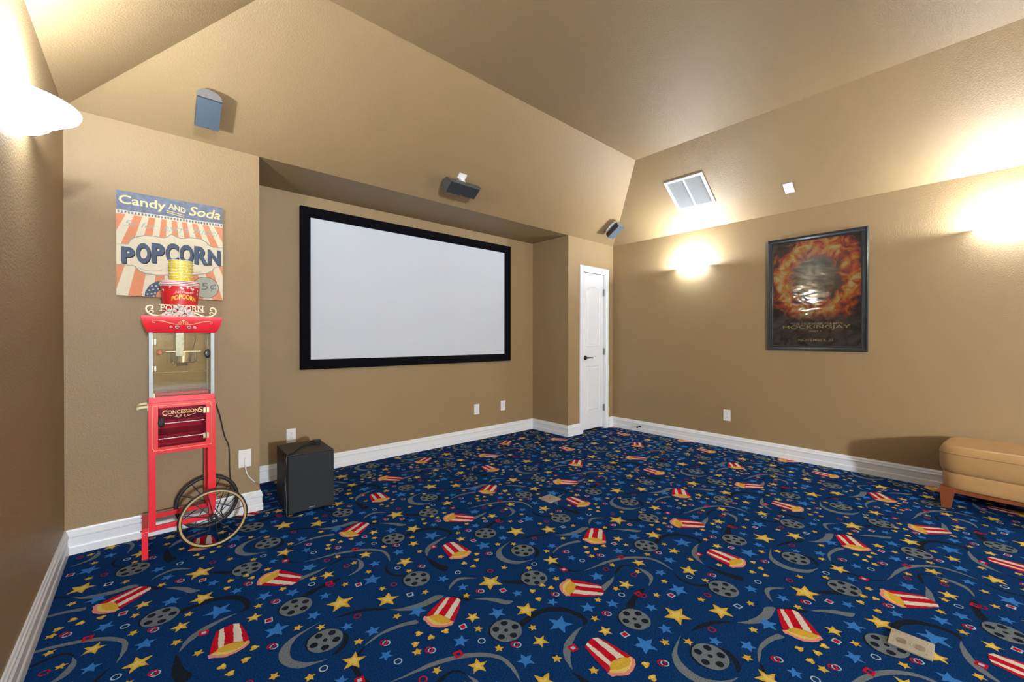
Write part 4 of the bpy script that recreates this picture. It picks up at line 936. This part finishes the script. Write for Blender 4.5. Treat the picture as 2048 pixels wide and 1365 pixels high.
stroke([(-.102, .0315), (.100, .0315)], .0014, 'marquee_rail'); stroke([(-.102, .0655), (.100, .0655)], .0014, 'marquee_rail')
text_mesh('POPCORN', (-.094, .094, .0325, .0645), mfn, .003, .0, 0, 4).build('marquee_lettering', CREAM, mq)
rnd = random.Random(11)
for (p, q) in [(-.074, .010), (-.052, .009), (-.030, .010), (-.008, .009), (.014, .010), (.036, .009), (.054, .011), (-.062, .022), (-.040, .023), (-.018, .022), (.004, .023), (.026, .022), (.046, .022), (-.050, .035), (-.028, .036), (-.006, .037), (.016, .036), (.034, .034), (-.022, .049), (0, .050), (.018, .047), (-.008, .061)]:
    mb = MB()
    for k in range(4): mb.ball((p-.006+rnd.uniform(-.006, .006), MY-.004+rnd.uniform(-.004, .001), MQ+q+rnd.uniform(-.005, .005)), rnd.uniform(.0055, .0078), 8, 6)
    mb.build('popcorn_piece', POPC, mq, smooth=True)
# power cord down the side wall
MB().tube(smoothline([(W2-.01, DEP-.005, .845+PZ), (W2+.012, DEP+.03, .815+PZ), (W2+.050, DEP+.07, .70+PZ), (W2+.080, DEP+.10, .55+PZ), (W2+.105, DEP+.105, .47+PZ), (W2+.108, DEP+.098, .33+PZ), (W2+.112, DEP+.085, .20+PZ), (W2+.085, DEP+.080, .13+PZ), (W2+.06, DEP+.08, .06+PZ), (W2+.10, DEP+.07, .006+PZ), (W2+.16, DEP+.065, .007+PZ)], 6), .0035, 8).build('power_cord', RUBBER, pp, smooth=True)

# ================================================================ TUBS AND CUPS ON TOP OF THE POPPER
TUBRED = mat('red_paper_tub', (.62, .020, .028, 1), .4, noise=(25, .08)); TUBW = mat('white_paper_rim', (.82, .80, .78, 1), .5); CUPY = mat('yellow_paper_cup', (.85, .66, .02, 1), .45, noise=(25, .06))
TX, TY, TZ = .146, 3.085, 1.3055
def tub(z, top, lab):
    t = thing('popcorn_tub', lab, 'popcorn tub', (TX, TY, z), group='red popcorn tubs nested on the popper')
    r0, r1, h = .072, .091, .186
    MB().lathe([(0, 0), (r0, 0), (r1, h), (r1-.0007, h), (r0-.0007, .0015), (0, .0015)], 48).build('body', TUBRED, t, smooth=True)
    MB().ring((0, 0, h), r1+.0008, .0028, 'z', 48, 8).build('rolled_rim', TUBW, t, smooth=True)
    MB().lathe([(r1-.0012, h-.010), (r1+.0006, h-.010), (r1+.0012, h-.006), (r1-.0008, h-.006)], 48).build('rim_stripe', TUBW, t, smooth=True)
    return t, r0, r1, h
for k, nm in enumerate(('lowest', 'middle', 'topmost')):
    t, r0, r1, h = tub(TZ+k*.0095, k == 2, '%s of three nested red popcorn tubs on the popper' % nm if k else 'lowest of three nested red popcorn tubs, with popcorn lettering')
    if k == 0:
        fa = -PI/2+.18
        def wrap(p, q, d): r = r0+(r1-r0)*q/h+.0007; a = fa+p/r; return (r*math.cos(a), r*math.sin(a), q)
        TW = mat('white_tub_print', (.82, .78, .74, 1), .5); TY_ = mat('yellow_tub_print', (.85, .62, .08, 1), .45)
        text_mesh('Just Popped!', (-.046, .046, .132, .150), wrap, 0, .0, .3, 3).build('lettering', TW, t)
        text_mesh('POPCORN', None, wrap, 0, .035, 0, 3, warp=lambda a, b_: (-.060+.120*a, .090+.012*math.sin(PI*a)+(.024+.004*math.sin(PI*a))*b_)).build('lettering', TY_, t)
        rn = random.Random(5); mb = MB()
        for a_ in range(26):
            p = rn.uniform(-.17, .17); q = rn.choice([rn.uniform(.02, .085), rn.uniform(.145, .172), rn.uniform(.02, .17)])
            if abs(p) < .066 and .082 < q < .155: continue
            for b_ in range(3):
                c_ = (p+rn.uniform(-.004, .004), q+rn.uniform(-.004, .004)); mb.add([wrap(c_[0]+.0042*math.cos(2*PI*g/8), c_[1]+.0042*math.sin(2*PI*g/8), 0) for g in range(8)], [tuple(range(8))])
        o = mb.build('popcorn_print', TW, t); o['kind'] = 'stuff'
cz = TZ+.019+.004
names = ['lowest of six', 'second lowest of six', 'third lowest of six', 'third from the top of six', 'second from the top of six', 'topmost of six']
proto = None
for k in range(6):
    z = cz+.092+k*.0185
    lab = '%s nested yellow popcorn cups standing in the red tubs' % names[k]
    if proto is None:
        t = proto = thing('popcorn_cup', lab, 'cup', (TX+.002, TY, z), group='yellow popcorn cups nested in the red tubs')
        r0, r1, h = .043, .0555, .120
        MB().lathe([(0, 0), (r0, 0), (r1, h), (r1-.0018, h), (r0-.002, .002), (0, .002)], 40).build('body', CUPY, t, smooth=True)
        MB().ring((0, 0, h), r1+.0006, .0023, 'z', 40, 8).build('rolled_rim', TUBW, t, smooth=True)
        mb = MB()
        for a in (-2.2, -1.9, -1.3, -.9, -2.7):
            q = h-.010+random.uniform(-.003, .003); r = r0+(r1-r0)*q/h+.0006
            mb.add([(r*math.cos(a+.06*math.cos(2*PI*g/8)), r*math.sin(a+.06*math.cos(2*PI*g/8)), q+.0032*math.sin(2*PI*g/8)) for g in range(8)], [tuple(range(8))])
        mb.build('popcorn_print', TUBW, t)
    else:
        t = copy_tree(proto, (TX+.002, TY, z), random.uniform(-.4, .4)); t['label'] = lab

# ================================================================ SUBWOOFER AND ITS CABLE
sb = thing('subwoofer', 'black box subwoofer on the carpet below the screen', 'speaker', (.850, 3.215, 0), -.03)
MB().box(-.146, .146, -.172, .185, .012, .402).build('cabinet', BLACK, sb, bevel=.003)
g = MB().box(-.144, .144, -.194, -.173, .016, .398).build('grille', GRILLE, sb, bevel=.004)
MB().box(-.018, .020, -.1955, -.194, .030, .035).build('badge', SILVER, g)
for x in (-.12, .12):
    for y in (-.15, .16): MB().lathe([(0, 0.001), (.016, .001), (.018, .012), (0, .012)], 14, c=(x, y, 0)).build('foot', RUBBER, sb)
cb = thing('audio_cable', 'thin black cable looped over the top of the black subwoofer', 'cable', (.850, 3.215, 0), -.03)
P = smoothline([(.10, .10, .407), (.07, .13, .408), (.05, .08, .407), (.09, .03, .407), (.12, .07, .410), (.09, .11, .413), (.06, .06, .412), (-.02, .02, .4065), (-.07, -.06, .4065), (-.10, -.12, .4065), (-.134, -.150, .406), (-.1505, -.158, .385), (-.151, -.165, .33), (-.152, -.130, .25), (-.152, -.150, .17), (-.152, -.175, .10), (-.156, -.185, .03), (-.150, -.215, .008), (-.120, -.235, .007), (-.100, -.238, .007)], 6)
MB().tube(P, .0035, 8).build('cord', RUBBER, cb, smooth=True)
MB().tube([(-.100, -.238, .008), (-.066, -.232, .008)], .006, 10).build('plug', CHROME, cb, smooth=True)
MB().box(.075, .125, .055, .100, .4065, .428).build('connector', BLKPL, cb, bevel=.004)

# ================================================================ LEATHER OTTOMAN
LEATHER = mat('tan_leather', (.44, .265, .110, 1), .33, noise=(7, .14), bump=(180, .18, .0015))
SEAM = mat('leather_piping', (.34, .19, .075, 1), .4)
THREAD = mat('pale_stitching', (.50, .33, .16, 1), .6)
WOOD = mat('reddish_wood', (.22, .060, .020, 1), .35, noise=(18, .3), coat=.2)
ot = thing('leather_ottoman', 'tan leather ottoman on tapered reddish wooden legs by the right wall', 'ottoman', (4.405, -.215, 0), -.085)
HX, HY = .258, .385
def pillow(hx, hy, z0, z1, r, bulge=0.0):
    """rounded cushion: superellipse rings"""
    mb = MB(); n = 48; R_ = []
    K = 14
    for k in range(K+1):
        a = -PI/2+PI*k/K; zz = (z0+z1)/2+(z1-z0)/2*(abs(math.sin(a))**.75)*(1 if a > 0 else -1); ins = r*(1-abs(math.cos(a))**.6)
        R_.append((zz, ins))
    V = []
    for zz, ins in R_:
        for i in range(n):
            a = 2*PI*i/n; c, s = math.cos(a), math.sin(a)
            V.append(((hx-ins)*abs(c)**.32*(1 if c >= 0 else -1), (hy-ins)*abs(s)**.32*(1 if s >= 0 else -1), zz))
    F_ = [(k*n+i, k*n+(i+1) % n, (k+1)*n+(i+1) % n, (k+1)*n+i) for k in range(K) for i in range(n)]
    F_ += [tuple(range(n-1, -1, -1)), tuple(K*n+i for i in range(n))]
    return mb.add(V, F_)
cu = pillow(HX+.008, HY+.008, .246, .444, .050).build('cushion', LEATHER, ot, smooth=True, sub=1)
def outline(hx, hy, z, n=64): return [(hx*abs(math.cos(2*PI*i/n))**.32*(1 if math.cos(2*PI*i/n) >= 0 else -1), hy*abs(math.sin(2*PI*i/n))**.32*(1 if math.sin(2*PI*i/n) >= 0 else -1), z) for i in range(n+1)]
MB().tube(outline(HX+.0055, HY+.0055, .388), .0036, 6, caps=False).build('piping', SEAM, cu, smooth=True)
MB().tube(outline(HX-.006, HY-.006, .268), .003, 6, caps=False).build('stitched_seam', THREAD, cu, smooth=True)
MB().tube([(-HX-.002, -.10, .400), (-HX+.025, -.10, .430), (-HX+.08, -.10, .4435), (0, -.10, .445), (HX-.08, -.10, .4435), (HX-.025, -.10, .430), (HX+.002, -.10, .400)], .0028, 6).build('top_seam', SEAM, cu, smooth=True)
pillow(HX-.006, HY-.006, .142, .256, .018).build('base', LEATHER, ot, smooth=True, sub=1)
MB().box(-HX+.03, HX-.03, -HY+.03, HY-.03, .112, .146).build('wood_rail', WOOD, ot, bevel=.003)
for sx in (-1, 1):
    for sy in (-1, 1):
        mb = MB(); V = []
        for z, ox, oy, hw in ((.150, 0, 0, .036), (.125, 0, 0, .036), (0.001, .006, .006, .022)):
            cx_, cy_ = sx*(HX-.045+ox), sy*(HY-.045+oy)
            V += [(cx_-hw, cy_-hw, z), (cx_+hw, cy_-hw, z), (cx_+hw, cy_+hw, z), (cx_-hw, cy_+hw, z)]
        mb.add(V, [(0, 1, 2, 3), (8, 11, 10, 9)]+[(4*r+i, 4*r+(i+1) % 4, 4*r+4+(i+1) % 4, 4*r+4+i) for r in range(2) for i in range(4)])
        mb.build('leg', WOOD, ot, bevel=.002)
